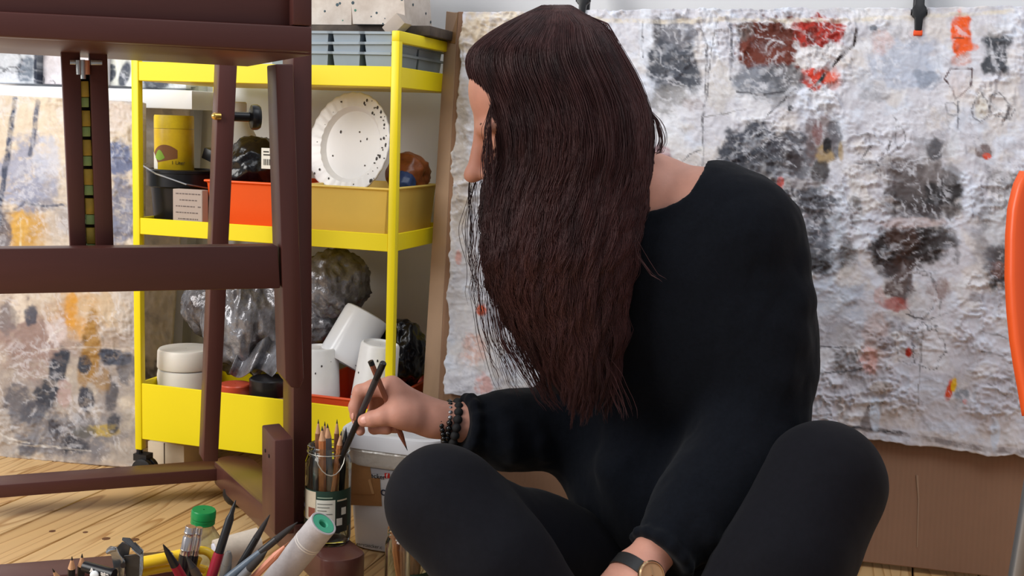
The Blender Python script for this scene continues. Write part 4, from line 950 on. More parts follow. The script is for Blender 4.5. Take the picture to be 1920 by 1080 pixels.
eslab('sliding_strut', [(517, 120), (550, 120), (570, 712), (562, 728), (546, 727), (535, 712)], -.062, .055)
eslab('mid_rail', [(-70, 467), (521, 461), (526, 541), (-70, 553)], -.060, .03, m_ez2)
eslab('rear_leg', [(412, 100), (446, 100), (409, 866), (381, 866)], .215, .045)
for q in ([(114, 90), (150, 90), (162, 480), (132, 480)], [(167, 90), (201, 90), (214, 480), (180, 480)]): eslab('mast', q, -.02, .020)
m_brs = mat('aged_brass', (196, 168, 66), .4, metal=.25, var=.2, vscale=40); m_grn = mat('pale_green_metal', (168, 206, 132), .4, metal=.1)
m_met = mat('steel', (190, 190, 188), .25, metal=.9); m_gold = mat('brass', (226, 186, 100), .25, metal=.9)
rk = [(149, 152), (152, 207), (154, 262), (157, 317), (160, 372), (162, 427)]
eslab('ratchet_back', [(145, 120), (169, 120), (182, 480), (158, 480)], .004, .003, mat('dark_slot', (36, 30, 22), .7), .0005)
for i, (x, y) in enumerate(rk):
    s = ez; 
    eslab('ratchet_tooth', [(x - 1, y), (x + 17, y), (x + 18.5, y + 30), (x + .5, y + 30)], -.012, .009, m_brs, .0008)
    eslab('ratchet_tooth', [(x + 1.5, y + 31), (x + 17.5, y + 31), (x + 18, y + 49), (x + 1, y + 49)], -.010, .012, m_grn, .0006)
MB().lathe(eon(166, 411, -.008), EN, [(.0035, 0), (.0035, .004)], 12).build('screw', m_met, ez)
eslab('hinge_leaf', [(131, 112), (160, 112), (160, 122), (131, 121)], -.022, .004, m_met, .0006); eslab('hinge_leaf', [(170, 112), (192, 113), (192, 122), (170, 122)], -.022, .004, m_met, .0006)
for x in (147, 155, 163): MB().tube([eon(x, 113, -.024), eon(x + 1, 140 if x != 155 else 148, -.024)], .0034, 10).build('hinge_hook', m_met if x != 163 else mat('copper', (206, 140, 104), .35, metal=.8), ez)
MB().lathe(eon(403, 218, .214), nrm(-E_1 - EN * .2), [(.0055, -.008), (.0055, 0), (.0045, .003), (.002, .005), (.0005, .0055)], 16).build('bolt_head', m_gold, ez)
kc = eon(430, 218, .238)
MB().tube([kc, kc + E_1 * .034], .0075, 14).build('knob_shaft', m_blkp, ez)
kn = kc + E_1 * .030
MB().lathe(kn, E_1, [(.010, 0), (.0185, .003), (.0195, .006), (.0195, .012), (.0175, .016), (.001, .018)], 12).build('knob', m_blkp, ez)
# top ledge: front rail, bottom, recessed panel, stile
FO = -.285
eslab('ledge_rail', [(-90, 17), (585, 50), (585, 98), (-90, 64)], FO, .022, m_ez2)
eslab('ledge_panel', [(-90, -60), (548, -60), (548, 50), (-90, 20)], FO + .016, .018, m_ez2)
eslab('ledge_stile', [(549, -60), (585, -60), (585, 49), (549, 47)], FO, .04)
a_, b_ = eon(-90, 64, FO + .022), eon(584, 98, FO + .022); zz = min(a_[2], b_[2])
o = MB().prism([a_, V3(b_[0], b_[1], a_[2]), V3(b_[0], b_[1], a_[2]) + EN * .36, a_ + EN * .36], UZ * .016).build('ledge_bottom', m_ez2, ez, bevel=.0015)
# base: cross bars, right foot with castor and rounded end, block
zc = .034
pA, pB = onz(-60, 939, zc), onz(427, 900, zc); tB = onz(427, 879, zc + .02)
bd = nrm(pB - pA); bn = V3(-bd[1], bd[0], 0)
MB().prism([pA, pB, pB + bn * .052, pA + bn * .052], UZ * .021).build('rear_cross_bar', m_ez2, ez, bevel=.002)
fA = onz(428, 838, .078); fB = onz(634, 1030, .066); fA[2] = fB[2] = 0
fdir = nrm(fB - fA); fnn = V3(-fdir[1], fdir[0], 0); hw = .031
pts = []
for i in range(13): a = PI / 2 + PI * i / 12; pts.append(fA + fdir * (.03 + hw * .9 * math.cos(a)) + fnn * hw * math.sin(a))
fr = []
for i in range(13): a = -PI / 2 + PI * i / 12; fr.append(fB + fdir * (.012 + hw * .75 * math.cos(a)) + fnn * hw * math.sin(a))
foot_poly = [p + UZ * .024 for p in pts] + [p + UZ * .024 for p in fr]
MB().prism(foot_poly, UZ * .040).build('right_foot', mat('easel_foot', (84, 50, 44), .3, var=.08, vscale=18, spec=.55), ez, bevel=.003)
for s in (.045, .40):
    c = fA + fdir * s + UZ * .0135
    if s > .3: c = fB - fdir * .05 + UZ * .0135
    MB().lathe(c - fnn * .011, fnn, [(.009, 0), (.0135, .003), (.0135, .019), (.009, .022)], 24).build('castor', m_rub, ez)
    MB().tube([c, c + UZ * .016], .005, 8).build('castor_stem', m_rub, ez)
cw = onz(438, 938, .022); 
MB().ball(onz(441, 925, .024) + V3(.0, .004, 0), (.021, .021, .0225), 18).build('castor_dome', m_rub, ez)
blk = eslab('side_block', [(515, 826), (550, 822), (552, 1001), (515, 1004)], -.085, .082)
for x, y in ((498, 845), (505, 855)):
    p0 = eon(515, 900, -.085); n = E_1; c = onp(x, y, p0, n)
    MB().lathe(c - E_1 * .0012, E_1, [(.0026, 0), (.0026, .004)], 10).build('screw_hole', m_gap, ez)
# front cross bar low at the left edge
zq = .03
qa, qb = onz(-60, 1062, .055), onz(345, 1030, .055); qa[2] = qb[2] = 0; qd = nrm(qb - qa); qn = V3(qd[1], -qd[0], 0)
MB().prism([qa + UZ * .012, qb + UZ * .012, qb + qn * .055 + UZ * .012, qa + qn * .055 + UZ * .012], UZ * .043).build('front_cross_bar', m_ez2, ez, bevel=.002)
for p_ in (qa + qd * .05, qb - qd * .04): MB().lathe(p_ + qn * .028, UZ, [(.016, .0), (.016, .012)], 16).build('foot_pad', m_rub, ez)
# left post of the frame stands outside the picture
MB().prism([E0 - E_1 * .50 + UZ * 0, E0 - E_1 * .47, E0 - E_1 * .47 + EN * .066, E0 - E_1 * .50 + EN * .066], UZ * .95).build('post', m_ez, ez, bevel=.002) if False else None

# ================================================================== THE PERSON
m_skin = mat('skin', (200, 144, 125), .52, var=.05, vscale=60, sss=.12, bump=.12, bscale=420, bdist=.0006, spec=.4)
m_knit = mat('black_knit', (13, 16, 23), .92, var=.18, vscale=240, bump=.35, bscale=900, bdist=.0006, sheen=.05, spec=.1)
m_leg_ = mat('black_leggings', (17, 17, 23), .8, var=.12, vscale=160, bump=.2, bscale=1200, bdist=.0004, sheen=.035, spec=.12)
m_nail = mat('nail', (222, 164, 148), .28, spec=.5)
P_ = at
pelvis = P_(1275, 1030, 1.53); belly = P_(1262, 850, 1.50); chest = P_(1245, 600, 1.475); upc = P_(1238, 470, 1.47); neckb = P_(1228, 392, 1.462)
shL = P_(1392, 440, 1.40); shR = P_(1062, 462, 1.535)
elL = P_(1418, 800, 1.375); wrL = P_(1196, 1072, 1.235)
elR = P_(1118, 812, 1.53); wrR = P_(846, 782, 1.452)
hipL, knL, anL = P_(1385, 1075, 1.52), P_(1545, 905, 1.30), P_(1300, 1215, 1.20)
hipR, knR, anR = P_(1195, 1080, 1.52), P_(830, 942, 1.26), P_(1075, 1180, 1.20)
LFT = nrm(V3(.87, -.49, 0)); FWD = V3(-.49, -.87, 0)
RB = np.stack([LFT, FWD, V3(0, 0, 1)], 1)
# head frame: face forward, her left, up
Fh = nrm(V3(-.93, -.03, -.36)); Sh = nrm(np.cross(V3(0, 0, 1), Fh)); Uh = np.cross(Fh, Sh)
HS = 1.03
hc = P_(1042, 206, 1.425)
def hl(f, s, u): return hc + HS * (Fh * f + Sh * s + Uh * u)
RH = np.stack([Fh, Sh, Uh], 1)
body = Blob()
# trunk and legs (slimmer than the clothes)
body.ell(chest, (.125, .085, .16), RB, .03).ell(belly, (.105, .085, .13), RB, .06).ell(pelvis, (.13, .10, .10), RB, .06)
body.cone(shR, upc, .042, .06, .04).cone(upc, shL, .06, .042, .04)
body.cone(upc, neckb, .065, .050, .05)
nk2 = hl(-.035, 0, -.075)
body.cone(neckb + V3(0, 0, -.01), nk2, .050, .050, .035)
body.cone(P_(1225, 385, 1.46), P_(1330, 392, 1.415), .044, .042, .04).cone(P_(1330, 392, 1.415), shL, .042, .04, .03)
body.cone(P_(1215, 385, 1.47), shR, .044, .04, .04)
body.chain([shL, elL, wrL], [.036, .030, .024], .02).chain([shR, elR], [.036, .030], .02)
body.chain([hipL, P_(1470, 985, 1.40), knL], [.060, .054, .044], .03).chain([knL, P_(1465, 1060, 1.235), anL], [.044, .042, .030], .03)
body.chain([hipR, P_(1000, 1040, 1.39), knR], [.058, .050, .040], .03).chain([knR, P_(930, 1055, 1.22), anR], [.040, .040, .030], .03)
for an, sgn in ((anL, -1), (anR, 1)):
    toe = an + V3(.14 * sgn, -.05, 0); toe[2] = .022; he = an.copy(); he[2] = max(.03, an[2] - .01)
    body.cone(he, toe, .030, .022, .03)
# head
def E_(c, r, k=.02, sub=False): body.ell(hl(*c), np.array(r) * HS, RH, k, sub)
def C_(a, b, ra, rb, k=.012, sub=False): body.cone(hl(*a), hl(*b), ra * HS, rb * HS, k, sub)
E_((-.004, 0, .018), (.086, .072, .083), .03); E_((.035, 0, -.03), (.056, .058, .080), .03); E_((.055, 0, .04), (.038, .055, .045), .02)
for s in (-1, 1):
    C_((.0, .052 * s, -.055), (.074, .012 * s, -.104), .020, .016, .02); E_((.064, .036 * s, -.038), (.025, .024, .026), .02); E_((.082, .018 * s, -.048), (.016, .014, .022), .016)
    E_((.103, .033 * s, -.008), (.016, .020, .011), .012, True)
    E_((.076, .032 * s, -.011), (.0135, .0155, .0115), .007)
    C_((.090, .018 * s, .007), (.078, .050 * s, .006), .0075, .006, .012)
    E_((.099, .010 * s, -.046), (.010, .008, .007), .006)
    E_((-.004, .075 * s, -.012), (.020, .007, .031), .006); E_((.002, .084 * s, -.010), (.012, .006, .018), .005, True)
E_((.080, 0, -.104), (.017, .020, .015), .018)
C_((.088, 0, .010), (.113, 0, -.034), .0085, .0100, .014); E_((.119, 0, -.040), (.0110, .0105, .0095), .008)
C_((.094, .014, -.069), (.094, -.014, -.069), .0062, .0062, .006); C_((.091, .013, -.080), (.091, -.013, -.080), .0066, .0066, .006); C_((.100, .02, -.0745), (.100, -.02, -.0745), .0024, .0024, .003, True)
# ---- right hand: joints read off the photograph's hand close-up (5.4 px per pixel)
def hz(x, y, Y): return P_(640 + x / 5.4, 660 + y / 5.4, Y)
YH = 1.447
palm_i, palm_m, palm_r, palm_l = hz(515, 345, YH + .006), hz(500, 345, YH + .026), hz(515, 370, YH + .044), hz(545, 430, YH + .060)
wz = hz(1060, 690, YH + .018)
body.chain([elR, hz(1290, 710, YH + .024), wz], [.030, .0240, .0205], .02)
body.cone(hz(1010, 690, YH + .013), hz(860, 670, YH + .012), .0195, .0185, .015).cone(hz(1010, 690, YH + .030), hz(860, 655, YH + .034), .0190, .0175, .015)
for a, b, ra, rb in ((hz(890, 625, YH + .010), palm_i, .0150, .0112), (hz(890, 620, YH + .022), palm_m, .0155, .0112), (hz(890, 630, YH + .034), palm_r, .0150, .0108), (hz(890, 660, YH + .042), palm_l, .0145, .0102)):
    body.cone(a, b, ra, rb, .016)
body.cone(hz(900, 715, YH + .006), hz(700, 675, YH - .004), .0170, .0150, .016)                    # thenar
body.cone(hz(920, 735, YH + .03), hz(700, 700, YH + .045), .0135, .0115, .016)                      # hypothenar
fk = .004
body.chain([palm_i, hz(330, 365, YH + .006), hz(188, 400, YH + .006)], [.0110, .0096, .0090], fk + .006).chain([hz(188, 400, YH + .006), hz(135, 555, YH + .006), hz(138, 650, YH + .005)], [.0090, .0078, .0064], fk)
body.chain([palm_m, hz(330, 380, YH + .026), hz(190, 450, YH + .026)], [.0108, .0096, .0092], fk + .004).chain([hz(190, 450, YH + .026), hz(150, 640, YH + .022), hz(192, 800, YH + .014)], [.0090, .0078, .0064], fk)
body.chain([palm_r, hz(370, 470, YH + .044), hz(330, 620, YH + .044)], [.0104, .0094, .0088], fk + .004).chain([hz(330, 620, YH + .044), hz(330, 775, YH + .032), hz(470, 790, YH + .026)], [.0084, .0072, .0062], fk)
body.chain([palm_l, hz(430, 560, YH + .060), hz(400, 680, YH + .058)], [.0092, .0080, .0074], fk + .004).chain([hz(400, 680, YH + .058), hz(450, 770, YH + .048), hz(560, 780, YH + .042)], [.0074, .0066, .0058], fk)
body.chain([hz(720, 655, YH - .008), hz(575, 640, YH - .014), hz(430, 655, YH - .016)], [.0150, .0122, .0106], .012).chain([hz(430, 655, YH - .016), hz(320, 676, YH - .0145), hz(230, 694, YH - .012)], [.0100, .0100, .0084], .005)
body.ell(hz(420, 650, YH - .017), .0106, None, .006)
body.cone(hz(560, 480, YH - .002), hz(640, 610, YH - .008), .0105, .012, .02)                      # web between thumb and index
# tendon ridge and creases at the thumb base
for i in range(3): body.cone(hz(690 + 34 * i, 720 - 22 * i, YH - .0155 + .003 * i), hz(750 + 26 * i, 655 - 22 * i, YH - .0165 + .004 * i), .0012, .0012, .003, True)
# ---- left hand lies out of the picture below the watch
hd = nrm(wrL - elL); hn = nrm(np.cross(hd, V3(0, 0, 1)))
pk = wrL + hd * .085
for i, (o_, l_) in enumerate(((-.028, .070), (-.009, .078), (.010, .074), (.028, .058))):
    k_ = pk + hn * o_; body.cone(wrL + hn * o_ * .5, k_, .017, .0105, .012)
    m1 = k_ + hd * l_ * .5 + V3(0, 0, -.006); m2 = m1 + hd * l_ * .32 + V3(0, 0, -.022); body.chain([k_, m1, m2], [.0095, .0084, .0068], .004)
tb = wrL + hd * .03 - hn * .022; body.chain([tb, tb + hd * .035 - hn * .022, tb + hd * .07 - hn * .026 + V3(0, 0, -.008)], [.014, .0105, .008], .008)
import time as _t; _t0 = _t.time()
bV, bQ = body.mesh(.0021)
print('body', len(bV), _t.time() - _t0)
def close_holes(o):
    bm = bmesh.new(); bm.from_mesh(o.data); bmesh.ops.remove_doubles(bm, verts=bm.verts, dist=1e-5)
    bmesh.ops.holes_fill(bm, edges=[e for e in bm.edges if len(e.link_faces) == 1], sides=24)
    for q in bm.faces: q.smooth = True
    bm.to_mesh(o.data); bm.free()
person = thing('person', 'person with long dark wavy hair and black clothes sitting cross-legged on the floor', 'person', V3(pelvis[0], pelvis[1], 0))
close_holes(raw_mesh('body', bV, bQ, m_skin, person))
# thumb nail and finger nail
def nail(c, nrm_, along, l, w):
    n = nrm(nrm_); a = nrm(along - n * np.dot(along, n)); b = np.cross(n, a)
    MB().ball(c, (l, w, .0016), 14, R=np.stack([a, b, n], 1)).build('fingernail', m_nail, person)
nail(hz(238, 686, YH - .0205), V3(-.25, -.93, .28), hz(228, 695, YH) - hz(330, 676, YH), .0068, .0052)
nail(hz(112, 640, YH + .001), V3(-.85, -.5, 0), hz(138, 680, YH) - hz(135, 560, YH), .006, .0042)
for s in (-1, 1):
    MB().tube([hl(.0935, .014 * s, .010), hl(.0895, .032 * s, .013), hl(.078, .050 * s, .011)], [.0014, .0018, .0010], 8).build('eyebrow', mat('brow_hair', (112, 78, 66), .7), person)
    MB().tube([hl(.087, .020 * s, -.016), hl(.0895, .032 * s, -.018), hl(.084, .044 * s, -.016)], [.0009, .0014, .0008], 6).build('eyelashes', mat('brow_hair', (1, 1, 1)), person)
# ---- sweater
sw = Blob()
sw.ell(chest, (.140, .098, .17), RB, .04).ell(belly + V3(0, 0, -.01), (.118, .103, .150), RB, .08)
sw.cone(shR, upc, .056, .078, .05).cone(upc, shL, .078, .054, .05)
sw.ell(P_(1300, 560, 1.43), (.09, .08, .14), RB, .06)
sw.cone(P_(1240, 400, 1.465), P_(1330, 392, 1.42), .050, .051, .03)
sw.cone(P_(1330, 390, 1.42), shL, .050, .056, .03)
mL1, mL2 = P_(1420, 600, 1.395), P_(1430, 700, 1.39)
sw.chain([shL, mL1, mL2, elL], [.056, .056, .054, .052], .05)
cuL = P_(1262, 1010, 1.268)
sw.chain([elL, P_(1370, 880, 1.335), P_(1310, 950, 1.30), cuL], [.052, .050, .046, .040], .04)
mR = P_(1085, 640, 1.545)
sw.chain([shR, mR, elR], [.054, .052, .050], .05)
cuR = P_(906, 800, 1.468)
sw.chain([elR, P_(1040, 800, 1.505), P_(960, 802, 1.48), cuR], [.048, .0435, .0425, .0405], .035)
sw.cone(P_(945, 848, 1.485), P_(1000, 846, 1.495), .020, .020, .03)
# folds: raised creases across sleeves and belly
R = random.Random(21)
def folds(a, b, r, n, rr, k, slant=.35):
    a, b = np.asarray(a), np.asarray(b); ax = nrm(b - a); e1 = nrm(np.cross(ax, V3(0, 1, .2))); e2 = np.cross(ax, e1)
    for i in range(n):
        t = (i + R.random() * .8) / n; c = a + (b - a) * t; a0 = R.uniform(-2.4, .8); pts = []
        for j in range(5):
            an = a0 + j * .45; pts.append(c + ax * slant * r * (j - 2) * .5 * R.uniform(.6, 1.2) + r * (math.cos(an) * e1 + math.sin(an) * e2))
        sw.chain(pts, [rr * .3, rr, rr * 1.2, rr, rr * .3], k)
folds(P_(1415, 690, 1.39), elL, .052, 4, .006, .018); folds(elL, P_(1300, 965, 1.30), .049, 8, .008, .016, .6); folds(P_(1300, 965, 1.30), cuL, .043, 3, .006, .012)
folds(P_(1050, 800, 1.505), cuR, .0435, 7, .005, .016, .5); folds(P_(1410, 500, 1.395), P_(1430, 690, 1.39), .054, 3, .004, .03, 1.6)
sw.ell(P_(1228, 925, 1.475), (.112, .092, .095), RB, .06)
for (x0, y0, x1, y1, Y0, Y1) in ((1150, 880, 1215, 975, 1.392, 1.40), (1290, 860, 1235, 985, 1.385, 1.40)):
    sw.cone(P_(x0, y0, Y0 + .012), P_(x1, y1, Y1 + .012), .012, .012, .05)
# cuffs end cleanly
def cuff(c, ax, r, n): 
    ax = nrm(ax); e1 = nrm(np.cross(ax, V3(.1, 1, .2))); e2 = np.cross(ax, e1); pts = [c + r * (math.cos(t) * e1 + math.sin(t) * e2) for t in np.linspace(0, 2 * PI, n)]
    sw.chain(pts, [.0055] * n, .008)
cxL = nrm(cuL - elL); cxR = nrm(cuR - elR)
for d in (.036, .024, .012): pass
sw.ell(cuL + cxL * .056, (.030, .050, .050), np.stack([cxL, nrm(np.cross(cxL, V3(0, 0, 1))), np.cross(cxL, nrm(np.cross(cxL, V3(0, 0, 1))))], 1), .006, True)
sw.ell(cuR + cxR * .056, (.032, .050, .050), np.stack([cxR, nrm(np.cross(cxR, V3(0, 0, 1))), np.cross(cxR, nrm(np.cross(cxR, V3(0, 0, 1))))], 1), .006, True)
cuff(cuL + cxL * .024, cxL, .036, 14); cuff(cuR + cxR * .023, cxR, .037, 14)
# boat neckline
nc = P_(1240, 322, 1.44)
sw.ell(P_(1238, 335, 1.44), (.068, .085, .046), np.stack([LFT, FWD, V3(0, 0, 1)], 1), .008, True)
sw.ell(nc, (.05, .06, .05), RB, .01, True)
sV, sQ = sw.mesh(.0034, lambda p: (fbm3(p * 26, 3, 3) - .5) * .0050 + (fbm3(p * V3(70, 70, 22), 8, 2) - .5) * .0022)
close_holes(raw_mesh('sweater', sV, sQ, m_knit, person))
# ---- leggings
lg = Blob()
lg.ell(pelvis + V3(0, 0, -.01), (.150, .115, .105), RB, .06)
lg.chain([hipL, P_(1470, 985, 1.40), knL], [.080, .070, .060], .04).chain([knL, P_(1465, 1060, 1.235), anL], [.060, .060, .040], .05)
lg.ell(P_(1500, 1010, 1.27), (.052, .05, .085), None, .05)
lg.chain([hipR, P_(1000, 1030, 1.39), knR], [.078, .064, .054], .04).chain([knR, P_(930, 1055, 1.22), anR], [.054, .054, .040], .05)
for (a, b, r) in ((P_(1560, 970, 1.235), P_(1600, 900, 1.25), .004), (P_(1580, 1000, 1.24), P_(1550, 1090, 1.2), .005)):
    lg.cone(a, b, r, r * .6, .02)
gV, gQ = lg.mesh(.0034, lambda p: (fbm3(p * 22, 5, 3) - .5) * .0036)
close_holes(raw_mesh('leggings', gV, gQ, m_leg_, person))
print('clothes', len(sV), len(gV), _t.time() - _t0)

# ---- hair: an inner mass and many wavy locks
YT = np.array([8, 28, 51, 83, 106, 134, 176, 218, 260, 315, 343, 400, 493, 553, 608, 678, 743, 784], float)
XL = np.array([1022, 979, 933, 888, 873, 876, 893, 907, 920, 919, 909, 902, 908, 921, 952, 992, 1030, 1046], float)
YR = np.array([8, 28, 46, 93, 143, 195, 232, 315, 380, 463, 539, 622, 678, 743, 784], float)
XR = np.array([1066, 1099, 1134, 1166, 1194, 1216, 1224, 1222, 1212, 1196, 1178, 1168, 1158, 1154, 1140], float)
_yy = np.arange(8, 785, 4.0)
def _sm(Ys, Xs):
    x = np.interp(_yy, Ys, Xs); k = np.ones(9) / 9; z = np.convolve(np.pad(x, 4, 'edge'), k, 'valid'); w = np.clip((_yy - 24) / 40, 0, 1); return x * (1 - w) + z * w
XL, XR = _sm(YT, XL), _sm(YR, XR); YT = YR = _yy
def hair_pt(a, y, side, depth=1.0):
    """a 0 front .. 1 back of the head, side -1 near the camera, +1 far side"""
    y = np.asarray(y, float); l, r = np.interp(y, YT, XL), np.interp(y, YR, XR)
    x = l + a * (r - l)
    yc = np.interp(y, [0, 200, 330, 480, 800], [1.425, 1.425, 1.415, 1.375, 1.36])
    D = np.interp(y, [8, 20, 45, 90, 150, 240, 330, 480, 650, 790], [.004, .030, .055, .078, .088, .092, .088, .066, .052, .040])
    w = np.sqrt(np.clip(1 - (2 * a - 1) ** 2, 0, 1)) ** .8
    Yv = yc + side * D * w * depth
    return x, Yv
def to_world(px, py, Y):
    D = FW[None] + RT * ((px - 960) / F_PX)[:, None] - UP * ((py - 540) / F_PX)[:, None]
    return CAM + D * (Y / D[:, 1])[:, None]
m_hair = mat('dark_hair', (44, 26, 27), .44, vscale=34, stretch=(1, 1, .10), spec=.26, col2=(78, 47, 46))
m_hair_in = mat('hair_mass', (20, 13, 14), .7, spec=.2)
# inner mass
na, ny = 34, 60; ys = np.linspace(12, 735, ny); V = []
for y in ys:
    t = np.linspace(0, 1, na)
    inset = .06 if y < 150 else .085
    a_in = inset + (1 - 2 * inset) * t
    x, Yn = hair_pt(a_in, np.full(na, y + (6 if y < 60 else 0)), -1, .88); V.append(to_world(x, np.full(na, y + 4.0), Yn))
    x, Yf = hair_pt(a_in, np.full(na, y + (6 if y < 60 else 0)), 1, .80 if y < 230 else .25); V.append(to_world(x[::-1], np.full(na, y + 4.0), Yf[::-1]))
V = np.array(V).reshape(ny, 2 * na, 3); rn = 2 * na
# leave the face open: the front part of the mass starts behind the forehead on the far side
V = V.reshape(-1, 3)
Fq = [(k * rn + i, k * rn + (i + 1) % rn, (k + 1) * rn + (i + 1) % rn, (k + 1) * rn + i) for k in range(ny - 1) for i in range(rn)]
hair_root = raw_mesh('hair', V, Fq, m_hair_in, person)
R = np.random.default_rng(5)
NL = 230; lock_a = np.sort(R.random(NL) ** .95); strands = []
seg = 34
def strand(pts_x, pts_y, Y, r): strands.append((to_world(pts_x, pts_y, Y), r))
for li in range(NL):
    a0 = lock_a[li]; far = R.random() < .16
    side = 1 if far else -1
    yend = np.interp(a0, [0, .08, .2, .4, .6, .8, 1.0], [640, 690, 725, 755, 760, 750, 730]) + R.normal(0, 22)
    if far: yend = R.uniform(250, 420) if a0 > .3 else R.uniform(420, 700)
    if a0 < .05: yend = R.uniform(420, 720)
    lay = R.uniform(.90, 1.06); ph = R.uniform(0, 6.28); wl = R.uniform(70, 150); amp = R.uniform(3.0, 9.0); drift = R.normal(0, 8)
    spread = R.uniform(.010, .030) * (1.0 if a0 > .08 else 1.4)
    for si in range(52):
        da = R.normal(0, spread); a = min(.999, max(.001, a0 + da)); k = R.normal(0, .016)
        y0 = R.uniform(9, 30) if R.random() < .72 else R.uniform(30, 240)
        ye = yend - abs(R.normal(0, 45)) ; t = np.linspace(0, 1, seg); y = y0 + (ye - y0) * t
        if ye < y0 + 60: continue
        # locks narrow into points towards their ends
        conv = np.clip((t - .45) / .55, 0, 1) ** 1.5 * .65
        aa = np.clip(a + (a0 - a) * conv, .001, .999)
        x, Yv = hair_pt(aa, y, side, 1.0)
        out = np.clip((y - 60) / 260, 0, 1)
        o2 = np.clip((y - 120) / 420, 0, 1); wob = amp * o2 * np.sin(2 * PI * y / wl + ph + da * 12) + 1.5 * o2 * np.sin(2 * PI * y / (wl * .43) + ph * 2 + si * .7) + drift * np.clip((y - 300) / 450, 0, 1) ** 1.5
        Yv = yv = np.interp(y, [0, 9999], [0, 0]) + Yv
        yc = np.interp(y, [0, 200, 330, 480, 800], [1.425, 1.425, 1.415, 1.375, 1.36])
        Yv = yc + (Yv - yc) * (lay + k) + side * .0 + .0016 * out * np.cos(2 * PI * y / wl + ph)
        x = x + wob + R.normal(0, 1.2)
        strand(x, y, Yv, R.uniform(.00034, .00062))
# loose wisps in front of the face, over the canvas and at the nape
def wisp(pts, n, jit, r=(.0003, .0005), Y=(1.34, 1.42)):
    P = np.array(pts, float); tt = np.linspace(0, 1, len(P))
    for i in range(n):
        t = np.linspace(0, R.uniform(.7, 1), seg); j = R.normal(0, jit); ph = R.uniform(0, 6.28); am = R.uniform(1, 5); wl_ = R.uniform(50, 110)
        x = np.interp(t, tt, P[:, 0]); y = np.interp(t, tt, P[:, 1])
        x = np.convolve(np.pad(x, 3, 'edge'), np.ones(7) / 7, 'valid'); Yb = R.uniform(*Y)
        strand(x + j * np.clip(t * 3, 0, 1) + am * np.sin(2 * PI * y / wl_ + ph) * t, y, np.full(seg, Yb) - .02 * t, R.uniform(*r))
wisp([(893, 235), (886, 300), (884, 360), (890, 430), (885, 490), (900, 560), (905, 620)], 11, 8, Y=(1.44, 1.46))
wisp([(905, 300), (880, 380), (872, 440), (893, 520), (884, 560), (920, 620)], 6, 8, Y=(1.44, 1.46))
wisp([(915, 420), (905, 500), (912, 560), (925, 640), (950, 720), (965, 745)], 22, 14)
wisp([(925, 480), (930, 560), (945, 640), (985, 700), (1010, 745)], 40, 15)
wisp([(950, 560), (975, 640), (1000, 690), (1030, 750), (1050, 775)], 60, 14)
wisp([(912, 345), (905, 420), (903, 480), (918, 560)], 18, 9)
wisp([(900, 225), (903, 250), (908, 300), (902, 345), (898, 400)], 9, 4, Y=(1.44, 1.46))
wisp([(918, 235), (912, 290), (915, 345), (908, 420)], 34, 6, Y=(1.345, 1.37))
wisp([(922, 190), (914, 240), (916, 300), (912, 360)], 26, 5, Y=(1.35, 1.37))
wisp([(1212, 200), (1232, 225), (1243, 262), (1236, 285), (1222, 290)], 26, 4, Y=(1.41, 1.43))
wisp([(1100, 28), (1136, 44), (1158, 84), (1180, 130)], 16, 5, Y=(1.41, 1.43))
wisp([(1190, 440), (1200, 480), (1225, 515), (1255, 530)], 5, 6, Y=(1.33, 1.35))
wisp([(1100, 620), (1130, 700), (1155, 760), (1160, 790)], 30, 18, Y=(1.33, 1.36))
n = len(strands); ST = np.stack([s[0] for s in strands]); rad = np.array([s[1] for s in strands])
T = np.gradient(ST, axis=1); T /= np.linalg.norm(T, axis=2, keepdims=True) + 1e-9
N = np.cross(T, V3(0, 1, .15)); N /= np.linalg.norm(N, axis=2, keepdims=True) + 1e-9; B = np.cross(T, N)
tp_ = (np.concatenate([np.linspace(.7, 1, 5), np.ones(seg - 13), np.linspace(1, .25, 8)]))[None, :, None]
ring = []
for k in range(3):
    an = 2 * PI * k / 3; ring.append(ST + (N * math.cos(an) + B * math.sin(an)) * rad[:, None, None] * tp_)
V = np.stack(ring, 2).reshape(-1, 3)
base = (np.arange(n) * seg)[:, None] * 3; k = np.arange(seg - 1)[None] * 3
q = []
for c in range(3):
    d = (c + 1) % 3; q.append(np.stack([base + k + c, base + k + d, base + k + 3 + d, base + k + 3 + c], -1).reshape(-1, 4))
ho = raw_mesh('hair_strands', V, np.vstack(q), m_hair, person, kind='stuff')
ho.parent = hair_root; ho.location = Vector(_wloc(ho) - np.array(hair_root.location) - np.array(person.location) - np.array(hair_root.location) * 0) if False else ho.location
print('hair', n, _t.time() - _t0)

